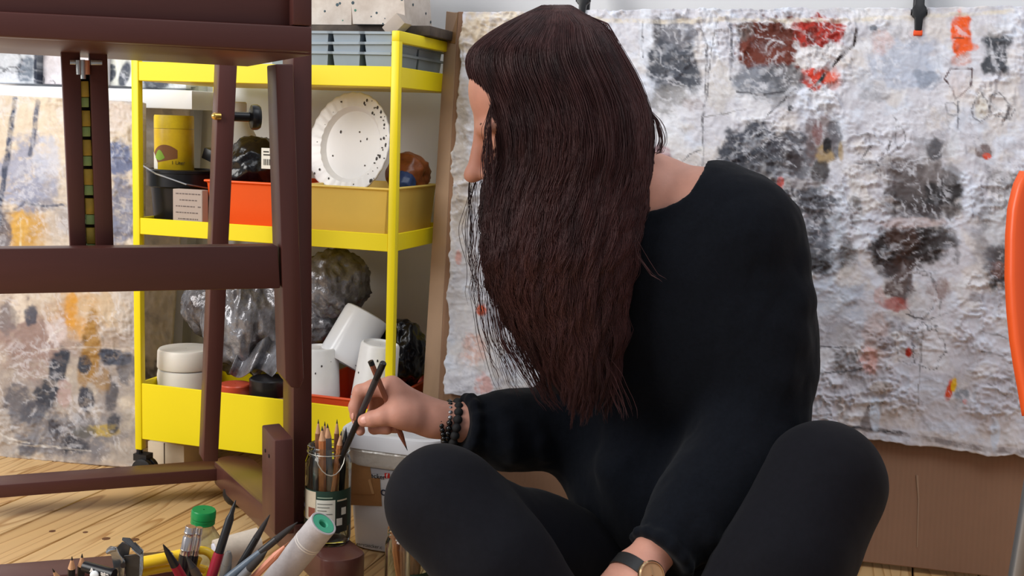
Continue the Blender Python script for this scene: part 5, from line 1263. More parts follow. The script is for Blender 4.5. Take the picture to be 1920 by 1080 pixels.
# ================================================================== SMALLER THINGS
def M_glass():
    M = mat('clear_glass', (236, 244, 240), .03, trans=1.0, ior=1.45, spec=.5); return M
m_glass = M_glass()
m_br = mat('pencil_brown', (140, 90, 62), .5, var=.12, vscale=120); m_or = mat('pencil_orange', (184, 112, 66), .5, var=.12, vscale=120)
m_gp = mat('pencil_grey', (112, 114, 120), .45, var=.08, vscale=90); m_bp = mat('pencil_black', (26, 26, 30), .35); m_wd = mat('pencil_wood', (208, 160, 122), .6, var=.08, vscale=150)
m_ld = mat('graphite', (44, 42, 44), .4); m_rd = mat('crimson_plastic', (150, 26, 48), .35); m_sv = mat('ferrule_silver', (196, 190, 190), .22, metal=.9)
def pencil(name, label, tip, bot, r, m_body, group=None, cat='pencil', cone=.020, wood=None, lead=None, n=7, end=None, loc=None):
    tip, bot = np.asarray(tip, float), np.asarray(bot, float); L = np.linalg.norm(tip - bot); ax = (tip - bot) / L
    t = thing(name, label, cat, bot, group)
    MB().lathe(bot, ax, [(r * .9, 0), (r, .0008), (r, L - cone), (r * .985, L - cone + .0003)], n).build('shaft', m_body, t, smooth=n > 8)
    MB().lathe(bot, ax, [(r * .97, L - cone + .0004), (r * .34, L - cone * .3)], 10).build('sharpened_tip', wood or m_wd, t)
    MB().lathe(bot, ax, [(r * .33, L - cone * .3 + .0001), (r * .06, L)], 8).build('lead', lead or m_ld, t)
    if end: MB().lathe(bot, ax, [(r * .9, -.0002), (r * 1.04, 0), (r * 1.04, .006)], n).build('dipped_end', end, t, smooth=n > 8)
    return t
def jar(name, c, r, h, label, loc_tag, mm=None):
    t = thing(name, label, 'jar', c); w = .0022
    pr = [(r * .80, .002), (r * .92, 0), (r * .99, .004), (r, .009), (r, h * .80), (r * .985, h * .84), (r * .90, h * .89), (r * .875, h * .905), (r * .905, h * .925), (r * .905, h * .945), (r * .885, h * .955), (r * .905, h * .97), (r * .905, h * .99), (r * .88, h)]
    inn = [(r * .80, h - .0005), (r * .80, h * .92), (r * .86, h * .875), (r - w - .001, h * .80), (r - w, .012), (r * .86, .006), (.001, .005)]
    MB().lathe(c, UZ, [(.001, .002)] + pr + inn, 48, cap=False).build('glass', m_glass, t)
    return t
# ---- glass jar on the easel foot
JH = .134; jc = onz(614, 1012, .0645); JR = .0312
j1 = jar('pencil_jar', jc, JR, JH, 'glass jar with green paper label full of pencils on the easel foot', 1)
m_dg = mat('label_green_dark', (32, 62, 52), .55); m_lc = mat('label_cream', (214, 200, 176), .6, var=.08, vscale=60); m_lw = mat('label_white2', (214, 214, 204), .6)
AO = .15
def lp(a0, a1, z0, z1, mm, lift, n=8): return cyl_patch('paper_label', jc, JR, a0 + AO, a1 + AO, jc[2] + z0, jc[2] + z1, mm, j1, lift, n)
lp(-1.65, 1.55, .026, .078, m_dg, .0003, 28); lp(-.95, -.22, .036, .0765, m_lc, .0006); lp(-.20, .62, .026, .066, m_lw, .0006); lp(.66, 1.25, .020, .062, mat('label_dark', (30, 34, 34), .5), .0006)
lp(-1.5, -1.0, .036, .044, mat('label_yellow', (226, 206, 50), .5), .0006); lp(-1.45, -1.1, .062, .070, m_lw, .0006); lp(-1.3, -.95, .050, .055, mat('label_blue', (150, 170, 210), .5), .0006)
lp(-.62, -.25, .040, .054, mat('label_brick', (140, 78, 60), .6), .0008); lp(.68, .95, .030, .040, m_lw, .0008); lp(.9, 1.15, .044, .054, m_lw, .0008); lp(-.15, .55, .024, .027, m_dg, .0008); lp(.70, 1.2, .0635, .0655, m_lc, .0008)
for i in range(7): lp(-.14, .50 - .12 * (i % 3), .060 - i * .0046, .0612 - i * .0046, mat('label_rule', (120, 122, 116), .6), .0009, 5)
lp(-.15, .5, .0685, .0700, mat('label_rule2', (150, 170, 150), .6), .0009, 5)
ja = lambda px, py, dy=0: at(px, py, jc[1] + dy)
wh = [on_cyl(jc, JR * .93, -.2, jc[2] + JH * .965)] + [on_cyl(jc, JR * (1.0 + .10 * math.sin(PI * k / 8)), -.15 + 1.45 * k / 8, jc[2] + JH * (.95 - .20 * math.sin(PI * k / 8) ** .8)) for k in range(1, 8)] + [on_cyl(jc, JR * .95, 1.35, jc[2] + JH * .965)]
MB().tube(wh, .0007, 6).build('wire_handle', mat('pale_wire', (190, 188, 178), .35, metal=.6), j1)
MB().tube([on_cyl(jc, JR * .915, a, jc[2] + JH * .935) for a in np.linspace(0, 2 * PI, 30)[:-1]], .0006, 6, closed=True).build('wire_ring', mat('pale_wire', (1, 1, 1)), j1)
PJ = [(597, 786, .008, .0037, m_br, 'brown', 590, 'brown pencil standing at the back of the glass jar on the easel foot'),
      (604, 799, -.012, .0050, m_or, 'orange', 606, 'thick orange-brown pencil in front in the glass jar on the easel foot'),
      (614, 794, .0, .0050, m_gp, 'grey', 622, 'thick grey pencil in the middle of the glass jar on the easel foot'),
      (609, 790, .014, .0037, m_br, 'brown', 612, 'thin brown pencil half hidden behind the thick grey pencil in the jar'),
      (632, 786, .013, .0036, m_br, 'brown', 628, 'brown pencil standing alone behind the tilted pencils in the jar'),
      (640, 808, -.010, .0040, m_or, 'brown', 616, 'brown pencil leaning right in front of the black one in the jar'),
      (649, 801, .003, .0040, m_bp, 'black', 634, 'black pencil leaning right beside the hand-held pencil in the jar'),
      (589, 829, -.004, .0036, m_gp, 'grey', 594, 'short grey pencil barely above the rim of the jar')]
for i, (x, y, dy, r, mm, cn, bx, lb) in enumerate(PJ):
    tp = ja(x, y, dy); bt = ja(bx, 1000, dy * .8); d = bt - tp; bt = tp + d * ((jc[2] + .008 - tp[2]) / d[2])
    v = bt[:2] - jc[:2]; l = np.linalg.norm(v); mx = JR - .0095
    if l > mx: bt[:2] = jc[:2] + v * mx / l
    pencil('pencil', lb, tp, bt, r, mm, 'pencils in the jar on the easel foot', wood=m_bp if mm is m_bp else (m_gp if cn == 'grey' and i == 7 else None))
# ---- pencils held in the hand
tb_ = P_(645, 848, 1.480); tt_ = P_(719, 680, 1.400); dd = nrm(tb_ - tt_); tb2 = tb_ + dd * .035
bp = thing('held_pencil', 'black pencil held between thumb and finger, its point in the jar', 'pencil', tb2)
L_ = np.linalg.norm(tt_ - tb2); ax = -dd
MB().lathe(tb2, ax, [(.0018, .012), (.0036, .024), (.0040, .07), (.0040, L_ * .55)], 14).build('shaft', m_bp, bp)
MB().lathe(tb2, ax, [(.0041, L_ * .55 + .0002), (.0046, L_ * .55 + .003), (.0042, L_ * .55 + .008), (.0042, L_ * .86)], 14).build('shaft', mat('pencil_charcoal', (52, 52, 58), .3), bp)
MB().lathe(tb2, ax, [(.0043, L_ * .86 + .0002), (.0043, L_ - .001), (.0036, L_)], 14).build('end_cap', m_bp, bp)
MB().lathe(tb2, ax, [(.0003, 0), (.0017, .0118)], 10).build('point', m_ld, bp)
t0, t1 = P_(694.6, 677, 1.426), P_(764, 845, 1.452)
pencil('held_pencil', 'brown pencil held point down behind the thumb of the hand', t1, t0, .0037, mat('pencil_redbrown', (138, 82, 62), .5, var=.1, vscale=90), cone=.024, wood=mat('pencil_redbrown', (1, 1, 1)), end=m_bp, n=8)
# ---- bead bracelets on the right wrist
m_lava = mat('matte_bead', (22, 22, 24), .75, bump=.8, bscale=700, bdist=.0006); m_gloss = mat('gloss_bead', (14, 14, 17), .15, spec=.7); m_svb = mat('silver_bead', (150, 150, 154), .25, metal=.8)
fax = nrm(hz(900, 690, YH + .018) - hz(1250, 705, YH + .024)); fe1 = nrm(V3(0, 0, 1) - fax * fax[2]); fe2 = np.cross(fax, fe1)
proto = {}
def bracelet(cpx, cpy, r1, r2, n, rb, mats_, label, tilt, drop, sq=1.0):
    c = P_(cpx, cpy, YH + .022); t = thing('bead_bracelet', label, 'bracelet', c, 'bead bracelets on the wrist')
    for i in range(n):
        a = 2 * PI * i / n; p = fe1 * (r1 * math.cos(a)) + fe2 * (r2 * math.sin(a)) + fax * tilt * math.cos(a) + V3(0, 0, -drop)
        mm = mats_[(i * 5 + i // 3) % len(mats_)]; rr = rb * (1 if mm is not m_svb else .8); key = (mm.name, round(rr, 5))
        if key not in proto:
            o = MB().ball((0, 0, 0), rr, 14).build('bead', mm, t, local=True); proto[key] = o
        else:
            o = proto[key].copy(); COL.objects.link(o); o.parent = t
        o.location = Vector(p)
bracelet(851, 789, .0300, .0325, 18, .0062, [m_lava], 'bracelet of large matt black beads nearest the sleeve on the wrist', -.004, .006)
bracelet(838, 788, .0275, .0325, 25, .0040, [m_gloss, m_gloss, m_svb, m_gloss, m_gloss], 'bracelet of black and silver beads between the other two on the wrist', -.002, .004)
bracelet(827, 787, .0300, .0330, 34, .0034, [m_gloss, m_gloss, m_gloss, m_gloss, m_gloss, m_gloss, m_svb], 'bracelet of small glossy black beads hanging loose below the wrist', .007, .008)
# ---- watch on the left wrist
wax = nrm(wrL - elL); cW = P_(1192, 1082, 1.235); wv = nrm(P_(1214, 1098, 1.19) - cW); wv = nrm(wv - wax * np.dot(wv, wax)); wu = np.cross(wax, wv)
wt = thing('wrist_watch', 'gold watch with a narrow black strap on the left wrist', 'watch', cW); WR = .0300
pts = [cW + WR * (math.cos(a) * wv + math.sin(a) * wu) for a in np.linspace(0, 2 * PI, 40)[:-1]]
v = []; 
for p in pts:
    o_ = nrm(p - cW); v += [p + wax * .0075, p + wax * .0075 + o_ * .0018, p - wax * .0075 + o_ * .0018, p - wax * .0075]
nP = len(pts); f = [(i * 4 + j, i * 4 + (j + 1) % 4, ((i + 1) % nP) * 4 + (j + 1) % 4, ((i + 1) % nP) * 4 + j) for i in range(nP) for j in range(4)]
MB().add(v, f).build('strap', mat('strap_black', (28, 28, 30), .5, bump=.1, bscale=300), wt)
m_rg = mat('rose_gold', (232, 196, 150), .2, metal=.95)
cD = cW + wv * (WR + .0016)
MB().lathe(cD, wv, [(.0150, 0), (.0165, .001), (.0165, .0045), (.0150, .006), (.0140, .006), (.0138, .005)], 40, cap=False).build('case', m_rg, wt)
MB().lathe(cD, wv, [(.0145, .0), (.0139, .0046), (.001, .0047)], 40, cap=False).build('dial', mat('dial_tan', (190, 150, 112), .3, spec=.5), wt)
for a, l in ((.4, .008), (2.2, .011)):
    dv = nrm(math.cos(a) * wax + math.sin(a) * wu); MB().tube([cD + wv * .0052, cD + wv * .0052 + dv * l], .0004, 6).build('watch_hand', m_rg, wt)
# ---- white bucket behind the jar
bc = onz(722, 1040, 0) + NCt * .070 + UCt * .004; bc[2] = 0
bk2 = thing('white_bucket', 'white square lidded bucket with brown tape and a label behind the pencil jar', 'bucket', bc)
def sring(hwid, z, n=44, e=4.5):
    P = []
    for i in range(n):
        a = 2 * PI * i / n; x, y = math.cos(a), math.sin(a); k = (abs(x) ** e + abs(y) ** e) ** (-1 / e); P.append(bc + UCt * x * k * hwid + NCt * y * k * hwid + UZ * z)
    return P
def loft(rings, cap0=True, cap1=True):
    n = len(rings[0]); f = [(k * n + i, k * n + (i + 1) % n, (k + 1) * n + (i + 1) % n, (k + 1) * n + i) for k in range(len(rings) - 1) for i in range(n)]
    if cap0: f.append(tuple(range(n - 1, -1, -1)))
    if cap1: f.append(tuple(range((len(rings) - 1) * n, len(rings) * n)))
    return MB().add(np.vstack(rings), f)
m_bkt = mat('bucket_white', (226, 226, 230), .38, var=.03, vscale=8, sss=.05)
B0, B1, BH = .066, .078, .163
loft([sring(B0 - .004, .0005), sring(B0, .003), sring(B1, BH)]).build('body', m_bkt, bk2)
loft([sring(B1 + .001, BH - .004), sring(B1 + .008, BH - .003), sring(B1 + .0085, BH + .012), sring(B1 + .007, BH + .018), sring(B1 + .0, BH + .0195), sring(B1 - .004, BH + .0165), sring(B1 - .02, BH + .0165)], True, True).build('lid', mat('lid_white', (238, 240, 246), .32, var=.02), bk2)
loft([sring(B1 + .0012, BH - .030), sring(B1 + .0035, BH - .026), sring(B1 + .003, BH - .012), sring(B1 + .0045, BH - .008), sring(B1 + .003, BH - .0045)], False, False).build('plastic_wrap', mat('cling_wrap', (206, 200, 192), .12, trans=.0, spec=.8, var=.1, vscale=26, bump=.6, bscale=70, bdist=.003), bk2)
fN = nrm(-NCt + UZ * -(B1 - B0) / BH * 1.0)
fp0 = bc - NCt * B0
def bf(px, py, lift=.0006): return onp(px, py, fp0 - NCt * lift, fN)
uBx = UCt; uBy = nrm(UZ - NCt * (B1 - B0) / BH)
m_tape = mat('tape_brown', (168, 122, 78), .3, var=.12, vscale=24, bump=.3, bscale=50)
def patch(name, quad, mm, lift, th=.0004):
    P = [bf(x, y, lift) for x, y in quad]; return MB().prism(P, NCt * th).build(name, mm, bk2, smooth=False)
patch('grey_band', [(664, 873), (800, 880), (800, 893), (664, 887)], mat('label_grey', (190, 190, 198), .5), .0006)
patch('packing_tape', [(655, 868), (693, 871), (701, 928), (655, 925)], m_tape, .0016); patch('packing_tape', [(655, 898), (712, 896), (716, 949), (655, 947)], m_tape, .0010)
patch('tape_fold', [(690, 900), (694, 898), (702, 926), (697, 926)], mat('tape_light', (206, 160, 112), .25), .0022)
m_ink = mat('ink_black', (52, 50, 54), .5)
def wr(body, px, py, size, mm=m_ink, bold=0): return text('lettering', body, size, bf(px, py, .0012), uBx, uBy, mm, bk2, .0001, bold=bold)
wr('ecker', 694.5, 895.5, .0105, bold=.0001)
patch('logo_square', [(721, 887), (730.5, 887.5), (730.5, 897), (721, 896.5)], mat('logo_red', (206, 52, 48), .5), .0010); wr('f', 724, 895.5, .009, mat('logo_white', (236, 230, 228), .5), .0002)
wr('O', 713.5, 928, .0125, mat('ink_navy', (40, 46, 66), .5), .0004)
wr('w.gerstaecker.c', 659.5, 1021, .0078)
# ---- second glass jar beside the knee
j2c = onz(764, 1005, .122) - V3(0, 0, .122) + V3(0, .0, 0); j2c = j2c + V3(0, .029, 0)
j2 = jar('pencil_jar', j2c, .0305, .124, 'glass jar of long brown pencils on the floor beside the knee', 2)
cyl_patch('paper_label', j2c, .0305, .45, 1.5, .040, .072, m_dg, j2, .0004, 10)
for i in range(4): cyl_patch('paper_label', j2c, .0305, .6, 1.3, .046 + i * .006, .048 + i * .006, m_lw, j2, .0007, 6)
for i, (x, y, dy, bx, mm, lb) in enumerate(((731, 958, .0, 748, m_or, 'orange-brown pencil rising highest from the jar beside the knee'), (742, 962, .012, 752, m_br, 'brown pencil behind the highest one in the jar beside the knee'), (755, 985, -.008, 757, m_br, 'brown pencil at the front of the jar beside the knee'),
        (775, 982, .006, 772, m_or, 'orange-brown pencil under the knee in the jar on the floor'), (790, 990, .0, 781, m_br, 'dark brown pencil at the far side of the jar beside the knee'), (766, 990, -.012, 764, m_sv, 'silver metal holder between brown pencils in the jar beside the knee'))):
    tp = at(x, y, j2c[1] + dy); bt = at(bx, 1075, j2c[1] + dy * .8); d = bt - tp; bt = tp + d * ((.008 - tp[2]) / d[2]); v = bt[:2] - j2c[:2]; l = np.linalg.norm(v)
    if l > .020: bt[:2] = j2c[:2] + v * .020 / l
    tp2 = bt + (tp - bt)
    pencil('pencil', lb, tp2, bt, .0045 if mm is not m_sv else .003, mm, 'pencils in the jar beside the knee')
# ---- tool box below the picture and what sticks out of it
bx0 = np.array([-.475, 1.17, .001]); 
tbx = thing('tool_box', 'low open cardboard box of drawing tools at the bottom edge', 'box', (-.345, 1.26, 0))
g = MB(); x0, x1, y0, y1, hh, w = -.525, -.225, 1.15, 1.325, .070, .004
g.box((x0, y0, .001), (x1 - x0, 0, 0), (0, y1 - y0, 0), (0, 0, w)); g.box((x0, y0, .001), (x1 - x0, 0, 0), (0, w, 0), (0, 0, hh)); g.box((x0, y1 - w, .001), (x1 - x0, 0, 0), (0, w, 0), (0, 0, hh)); g.box((x0, y0, .001), (w, 0, 0), (0, y1 - y0, 0), (0, 0, hh)); g.box((x1 - w, y0, .001), (w, 0, 0), (0, y1 - y0, 0), (0, 0, hh))
g.build('body', m_card2, tbx, bevel=.0006, seg=1)
zin = .0065
def ext(pa_, pb_, z=zin):
    pa_, pb_ = np.asarray(pa_, float), np.asarray(pb_, float); d = pb_ - pa_; q = pa_ + d * ((z - pa_[2]) / d[2])
    q[0] = min(max(q[0], x0 + .012), x1 - .012); q[1] = min(max(q[1], y0 + .012), y1 - .012); return q
TG = 'drawing tools in the box at the bottom edge'
# cardboard tube with green plug
ta = P_(607, 981, 1.262); tb3 = P_(525, 1080, 1.292); bt = ext(ta, tb3, .022); ax = nrm(ta - bt); Lt = np.linalg.norm(ta - bt); tr = .0166
tu = thing('cardboard_tube', 'pale grey cardboard tube with a turquoise plug leaning out of the box', 'tube', bt)
MB().lathe(bt, ax, [(tr, 0), (tr, Lt - .0008), (tr - .0006, Lt), (tr - .0024, Lt), (tr - .0026, Lt - .004), (tr - .0026, .001)], 44, cap=False).build('tube_wall', mat('tube_paper', (186, 180, 181), .75, var=.10, vscale=70, bump=.15, bscale=300), tu)
MB().lathe(bt, ax, [(tr - .0025, Lt - .012), (tr - .0025, Lt - .0012), (tr - .0034, Lt - .0004), (.0060, Lt - .0006), (.0046, Lt - .0022), (.0044, Lt - .011), (.001, Lt - .011)], 36, cap=False).build('plug', mat('plug_green', (76, 176, 140), .42), tu)
for d in (.031, .0345): MB().lathe(bt, ax, [(tr + .0001, Lt - d), (tr + .0003, Lt - d - .0004), (tr + .0001, Lt - d - .0014)], 44, cap=False).build('band', mat('band_white', (232, 226, 220), .6), tu)
for p_ in (-.5, .1): 
    n_ = nrm(V3(p_, -1, .2)); n_ = nrm(n_ - ax * np.dot(n_, ax)); MB().ball(bt + ax * (Lt * .40 + .01 * p_) + n_ * tr, (.0018, .0009, .0004), 8, R=np.stack([nrm(np.cross(ax, n_)), ax, n_], 1)).build('paint_speck', m_br, tu)
# clear bottle with green cap
cb_ = P_(380, 966, 1.415); bb = V3(cb_[0], cb_[1], 0.0005); hcap = cb_[2] + .006
bo = thing('clear_bottle', 'clear plastic bottle with a bright green screw cap behind the tools', 'bottle', bb); rb = .031
pr = [(rb * .9, 0), (rb, .004), (rb, hcap * .50), (rb * .98, hcap * .56), (rb * .80, hcap * .68), (.0135, hcap - .022), (.0125, hcap - .018), (.0125, hcap - .004)]
MB().lathe(bb, UZ, [(.001, .001)] + pr + [(r - .0008, h) for r, h in pr[::-1][:-1]] + [(.001, .003)], 40, cap=False).build('body', mat('pet_plastic', (226, 232, 226), .06, trans=.97, ior=1.38), bo)
m_gc = mat('cap_green', (20, 138, 72), .3, spec=.5)
tl = nrm(V3(.10, -.04, 1)); cb0 = bb + UZ * (hcap - .017)
MB().lathe(cb0, tl, [(.0150, 0), (.0155, .001), (.0150, .0032), (.0155, .0045), (.0150, .007), (.0157, .008), (.0156, .0165), (.0146, .0185), (.001, .0186)], 36, cap=False).build('cap', m_gc, bo)
# pencils and pens
def tool(px, py, Y, px2, py2, Y2): 
    a = P_(px, py, Y); return a, ext(a, P_(px2, py2, Y2))
a, b = tool(135, 1043, 1.22, 134, 1080, 1.225); pencil('pencil', 'black pencil with bare wooden point, first of the twin pair at bottom left', a, b, .0042, m_bp, TG, cone=.016)
a, b = tool(154, 1038, 1.225, 152, 1080, 1.23); pencil('pencil', 'black pencil with a dark lead, slightly taller of the twin pair at bottom left', a, b, .0042, m_bp, TG, cone=.016)
a, b = tool(98, 1066, 1.215, 106, 1080, 1.22); pencil('pencil', 'reddish pencil tip nearest the left edge above the box', a, b, .0040, m_br, TG, cone=.018)
a, b = tool(542, 1016, 1.21, 478, 1080, 1.225); pencil('pencil', 'flesh coloured pencil leaning against the cardboard tube', a, b, .0042, mat('pencil_flesh', (222, 150, 126), .45), TG, cone=.026, wood=mat('pencil_flesh', (1, 1, 1)), lead=m_br)
# craft knives and pen
def pen(name, label, cat, a, b, parts, g=TG):
    ax = nrm(a - b); L = np.linalg.norm(a - b); t = thing(name, label, cat, b, g)
    for pn, prof, mm in parts: MB().lathe(b, ax, [(r, L - h) for r, h in prof][::-1], 14).build(pn, mm, t)
    return t
a, b = tool(306, 1021, 1.20, 339, 1080, 1.215)
pen('craft_knife', 'crimson craft knife with a black pointed end leaning left', 'knife', a, b, [('body', [(.0052, .031), (.0058, .05), (.0058, .16)], m_rd), ('pointed_cap', [(.0006, 0), (.0030, .010), (.0050, .0308)], m_bp)])
a, b = tool(440, 944, 1.235, 397, 1080, 1.225)
pen('felt_pen', 'black-capped crimson pen standing tallest among the tools', 'pen', a, b, [('barrel', [(.0056, .058), (.0060, .062), (.0060, .19)], m_rd), ('cap', [(.0012, 0), (.0024, .006), (.0028, .012), (.0046, .018), (.0050, .0578)], m_bp), ('tip', [(.0004, -.004), (.0012, -.0001)], m_bp)])
a, b = tool(506, 965, 1.24, 450, 1062, 1.232)
pen('paint_brush', 'dark paint brush with pointed black bristles beside the roll', 'brush', a, b, [('handle', [(.0040, .030), (.0046, .06), (.0030, .2)], m_bp), ('bristles', [(.0005, 0), (.0026, .012), (.0040, .0298)], mat('bristle_dark', (46, 42, 42), .8))])
m_hb = mat('handle_bluegrey', (92, 104, 118), .35, var=.15, vscale=90)
a, b = tool(558, 979, 1.235, 434, 1080, 1.21)
pen('paint_brush', 'long blue-grey paint brush crossing below the cardboard tube', 'brush', a, b, [('handle', [(.0040, .052), (.0052, .09), (.0034, .26)], m_hb), ('ferrule', [(.0042, .030), (.0041, .0518)], m_ld), ('bristles', [(.0004, 0), (.0030, .012), (.0040, .0298)], mat('bristle_dark', (1, 1, 1)))])
a, b = tool(500, 1034, 1.20, 455, 1080, 1.205)
pen('paint_brush', 'short grey paint brush in front of the long blue-grey one', 'brush', a, b, [('handle', [(.0046, .03), (.0050, .06), (.0034, .14)], m_gp), ('bristles', [(.0008, 0), (.0036, .010), (.0046, .0298)], mat('bristle_dark', (1, 1, 1)))])
a, b = tool(350, 1044, 1.195, 370, 1080, 1.20)
pen('marker', 'dark brown marker leaning left before the silver ferrules', 'marker', a, b, [('body', [(.0040, .014), (.0050, .02), (.0050, .11)], mat('marker_brown', (62, 50, 44), .4)), ('point', [(.0010, 0), (.0040, .0138)], m_ld)])
a, b = tool(429, 1034, 1.215, 421, 1080, 1.22)
pen('marker', 'smoky grey marker standing right of the tall pen', 'marker', a, b, [('body', [(.0058, .016), (.0060, .02), (.0060, .11)], mat('smoky_grey', (112, 110, 108), .3)), ('cap', [(.0024, 0), (.0048, .006), (.0056, .0158)], mat('smoky_grey', (1, 1, 1)))])
for (x, y, x2, lb, l) in ((358, 987, 340, 'silver-ended paint brush with a ringed ferrule, wider of the two', .0066), (374, 989, 358, 'silver-ended paint brush close behind the ringed one', .0044)):
    a, b = tool(x, y, 1.235 if l > .005 else 1.25, x2, 1080, 1.235 if l > .005 else 1.25)
    pen('paint_brush', lb, 'brush', a, b, [('ferrule', [(l * .86, 0), (l * .9, .0006), (l * .9, .006), (l * .98, .007), (l * .9, .008), (l * .9, .012), (l, .013), (l, .026), (l * 1.06, .027), (l, .028), (l, .033)], m_sv), ('handle', [(l, .0332), (l * 1.04, .036), (l * .8, .13)], m_bp)])
# yellow-handled scissors
m_yh = mat('yellow_handle', (238, 196, 40), .32, spec=.5)
sc0 = thing('yellow_scissors', 'pair of scissors with a yellow plastic loop handle lying over the box', 'scissors', ext(P_(385, 1060, 1.26), P_(384, 1080, 1.26)))
ys_ = 1.258
bar = [P_(252, 1058, ys_ - .01), P_(300, 1049, ys_ - .006), P_(340, 1040, ys_), P_(368, 1032, ys_), P_(388, 1034, ys_), P_(400, 1046, ys_), P_(400, 1064, ys_), P_(390, 1079, ys_), P_(375, 1085, ys_), P_(362, 1079, ys_), P_(366, 1060, ys_), P_(372, 1046, ys_)]
bs = []
for i in range(len(bar) - 1):
    for k in range(4):
        t_ = k / 4; q0, q1, q2, q3 = bar[max(i - 1, 0)], bar[i], bar[i + 1], bar[min(i + 2, len(bar) - 1)]
        bs.append(.5 * ((2 * q1) + (-q0 + q2) * t_ + (2 * q0 - 5 * q1 + 4 * q2 - q3) * t_ ** 2 + (-q0 + 3 * q1 - 3 * q2 + q3) * t_ ** 3))
bs.append(bar[-1]); rs = np.concatenate([np.linspace(.0075, .0062, 12), np.full(len(bs) - 12, .0048)])
MB().tube(bs, rs, 14).build('loop_handle', m_yh, sc0)
bar2 = [P_(262, 1074, ys_ - .004), P_(310, 1065, ys_ + .002), P_(352, 1060, ys_ + .008), P_(384, 1068, ys_ + .01), P_(392, 1088, ys_ + .01)]
MB().tube(bar2, .0050, 12).build('lower_handle', m_yh, sc0)
be = P_(225, 1085, ys_ - .012)
MB().prism([P_(258, 1056, ys_ - .009), P_(258, 1072, ys_ - .007), ext(P_(258, 1066, ys_ - .008), be, .03)], V3(0, .002, 0)).build('blade', m_sv, sc0)
MB().lathe(P_(318, 1032 + 10, ys_ - .012), V3(0, -1, .2), [(.004, -.003), (.004, 0), (.003, .0012)], 14).build('pivot_screw', m_sv, sc0)
# squeezed metal paint tube
m_al = mat('crushed_metal', (150, 152, 156), .26, metal=.85, var=.35, vscale=30, bump=.5, bscale=40, bdist=.004); m_al2 = mat('dark_metal', (70, 70, 72), .4, metal=.6, var=.3, vscale=30)
ft = thing('paint_tube', 'squeezed and folded grey metal paint tube standing in the box', 'paint tube', ext(P_(240, 1060, 1.215), P_(238, 1080, 1.215)))
yb = 1.212
def sheet3(name, pts, mm, th=.0012):
    P = [P_(*p) for p in pts]; return MB().prism(P, V3(.0004, th, 0)).build(name, mm, ft, bevel=.0003, seg=1)
sheet3('front_fold', [(232, 1042, yb), (252, 1040, yb - .004), (263, 1044, yb - .002), (266, 1090, yb), (236, 1092, yb)], m_al2)
sheet3('edge_fold', [(252, 1016, yb + .006), (268, 1032, yb - .004), (268, 1066, yb - .005), (264, 1090, yb - .004), (260, 1090, yb - .002), (262, 1044, yb - .0025), (246, 1030, yb - .003)], m_al)
sheet3('top_flap', [(229, 1008, yb + .004), (243, 1009, yb + .004), (254, 1022, yb - .003), (268, 1033, yb - .004), (262, 1041, yb - .006), (240, 1022, yb - .004), (228, 1013, yb)], m_al2)
sheet3('inner_fold', [(219, 1026, yb + .006), (229, 1016, yb + .006), (244, 1024, yb + .004), (240, 1044, yb + .004), (228, 1048, yb + .006)], m_al2)
sheet3('curl', [(199, 1030, yb - .004), (206, 1024, yb - .002), (218, 1026, yb), (224, 1040, yb - .002), (234, 1052, yb - .004), (232, 1092, yb - .004), (214, 1092, yb - .002), (212, 1060, yb - .002), (208, 1040, yb - .003), (200, 1037, yb - .004)], m_al)
MB().tube([P_(201, 1036, yb - .006), P_(209, 1031, yb - .007), P_(217, 1030, yb - .006)], .0022, 10).build('rolled_rim', m_al, ft)
MB().lathe(P_(231, 1060, yb - .0075), V3(.1, -1, .1), [(.0025, -.002), (.003, .001)], 10).build('hole', m_gap, ft)
MB().prism([P_(238, 1090, yb), P_(262, 1090, yb), ext(P_(262, 1090, yb), P_(262, 1100, yb), .01), ext(P_(238, 1090, yb), P_(238, 1100, yb), .01)], V3(0, .006, 0)).build('tube_body', m_al, ft)
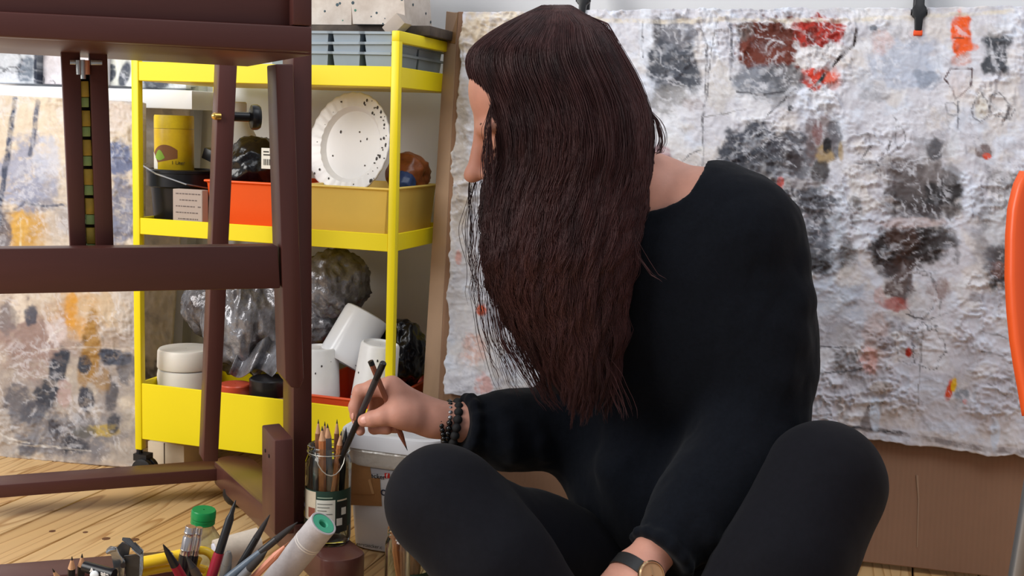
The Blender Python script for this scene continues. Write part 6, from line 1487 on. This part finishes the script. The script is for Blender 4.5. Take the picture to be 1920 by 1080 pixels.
# small black tubes with white lettering
bt_ = thing('black_tube', 'small black paint tube with white lettering beside the folded metal tube', 'paint tube', ext(P_(185, 1075, 1.20), P_(185, 1080, 1.20)))
A0, A1 = P_(158, 1062, 1.205), P_(214, 1078, 1.195)
MB().tube([A0, A1], [.0062, .0066], 16).build('body', m_blkp, bt_)
ax_ = nrm(A1 - A0); uy_ = nrm(V3(0, -.2, 1) - ax_ * np.dot(V3(0, -.2, 1), ax_))
text('lettering', 'A', .008, A0 + ax_ * .010 - V3(0, .0070, 0) - uy_ * .001, ax_, uy_, mat('ink_white', (230, 230, 230), .5), bt_, .0001, bold=.0003)
text('lettering', 'ate', .008, A0 + ax_ * .024 - V3(0, .0072, 0) - uy_ * .001, ax_, uy_, mat('ink_white', (1, 1, 1)), bt_, .0001, bold=.0003)
MB().lathe(P_(176, 1078, 1.190), V3(0, -1, .3), [(.0045, -.004), (.0045, 0), (.003, .001)], 14).build('white_cap', m_wp, bt_)
MB().prism([A1 - V3(.002, 0, .003), A1 + V3(.002, 0, -.003), V3(A1[0] + .002, A1[1], zin), V3(A1[0] - .002, A1[1], zin)], V3(0, .006, 0)).build('crimp', m_blkp, bt_)
# paper roll
ra, rb_ = P_(404, 1036, 1.30), P_(486, 1012, 1.325); ax_ = nrm(rb_ - ra)
rl = thing('paper_roll', 'short roll of beige stained paper lying across the box behind the brushes', 'roll', V3((ra[0] + rb_[0]) / 2, (ra[1] + rb_[1]) / 2, .0715))
RR = .0150; Lr = np.linalg.norm(rb_ - ra)
MB().lathe(ra, ax_, [(RR - .003, .002), (RR - .003, 0), (RR, 0), (RR * 1.02, Lr * .5), (RR, Lr), (RR - .003, Lr), (RR - .003, Lr - .002)], 32, cap=True).build('outer_sheet', mat('roll_paper', (198, 184, 168), .8, var=.2, vscale=24, bump=.2, bscale=60), rl)
MB().lathe(ra, ax_, [(RR - .004, -.002), (RR - .0035, .004)], 24).build('inner_core', mat('roll_core', (214, 214, 226), .7), rl)
MB().prism([ra + V3(.01, 0, -RR + .001), rb_ + V3(-.01, 0, -RR + .001), V3(rb_[0] - .01, rb_[1], .0712), V3(ra[0] + .01, ra[1], .0712)], V3(0, .004, 0)).build('loose_edge', mat('roll_paper', (1, 1, 1)), rl)
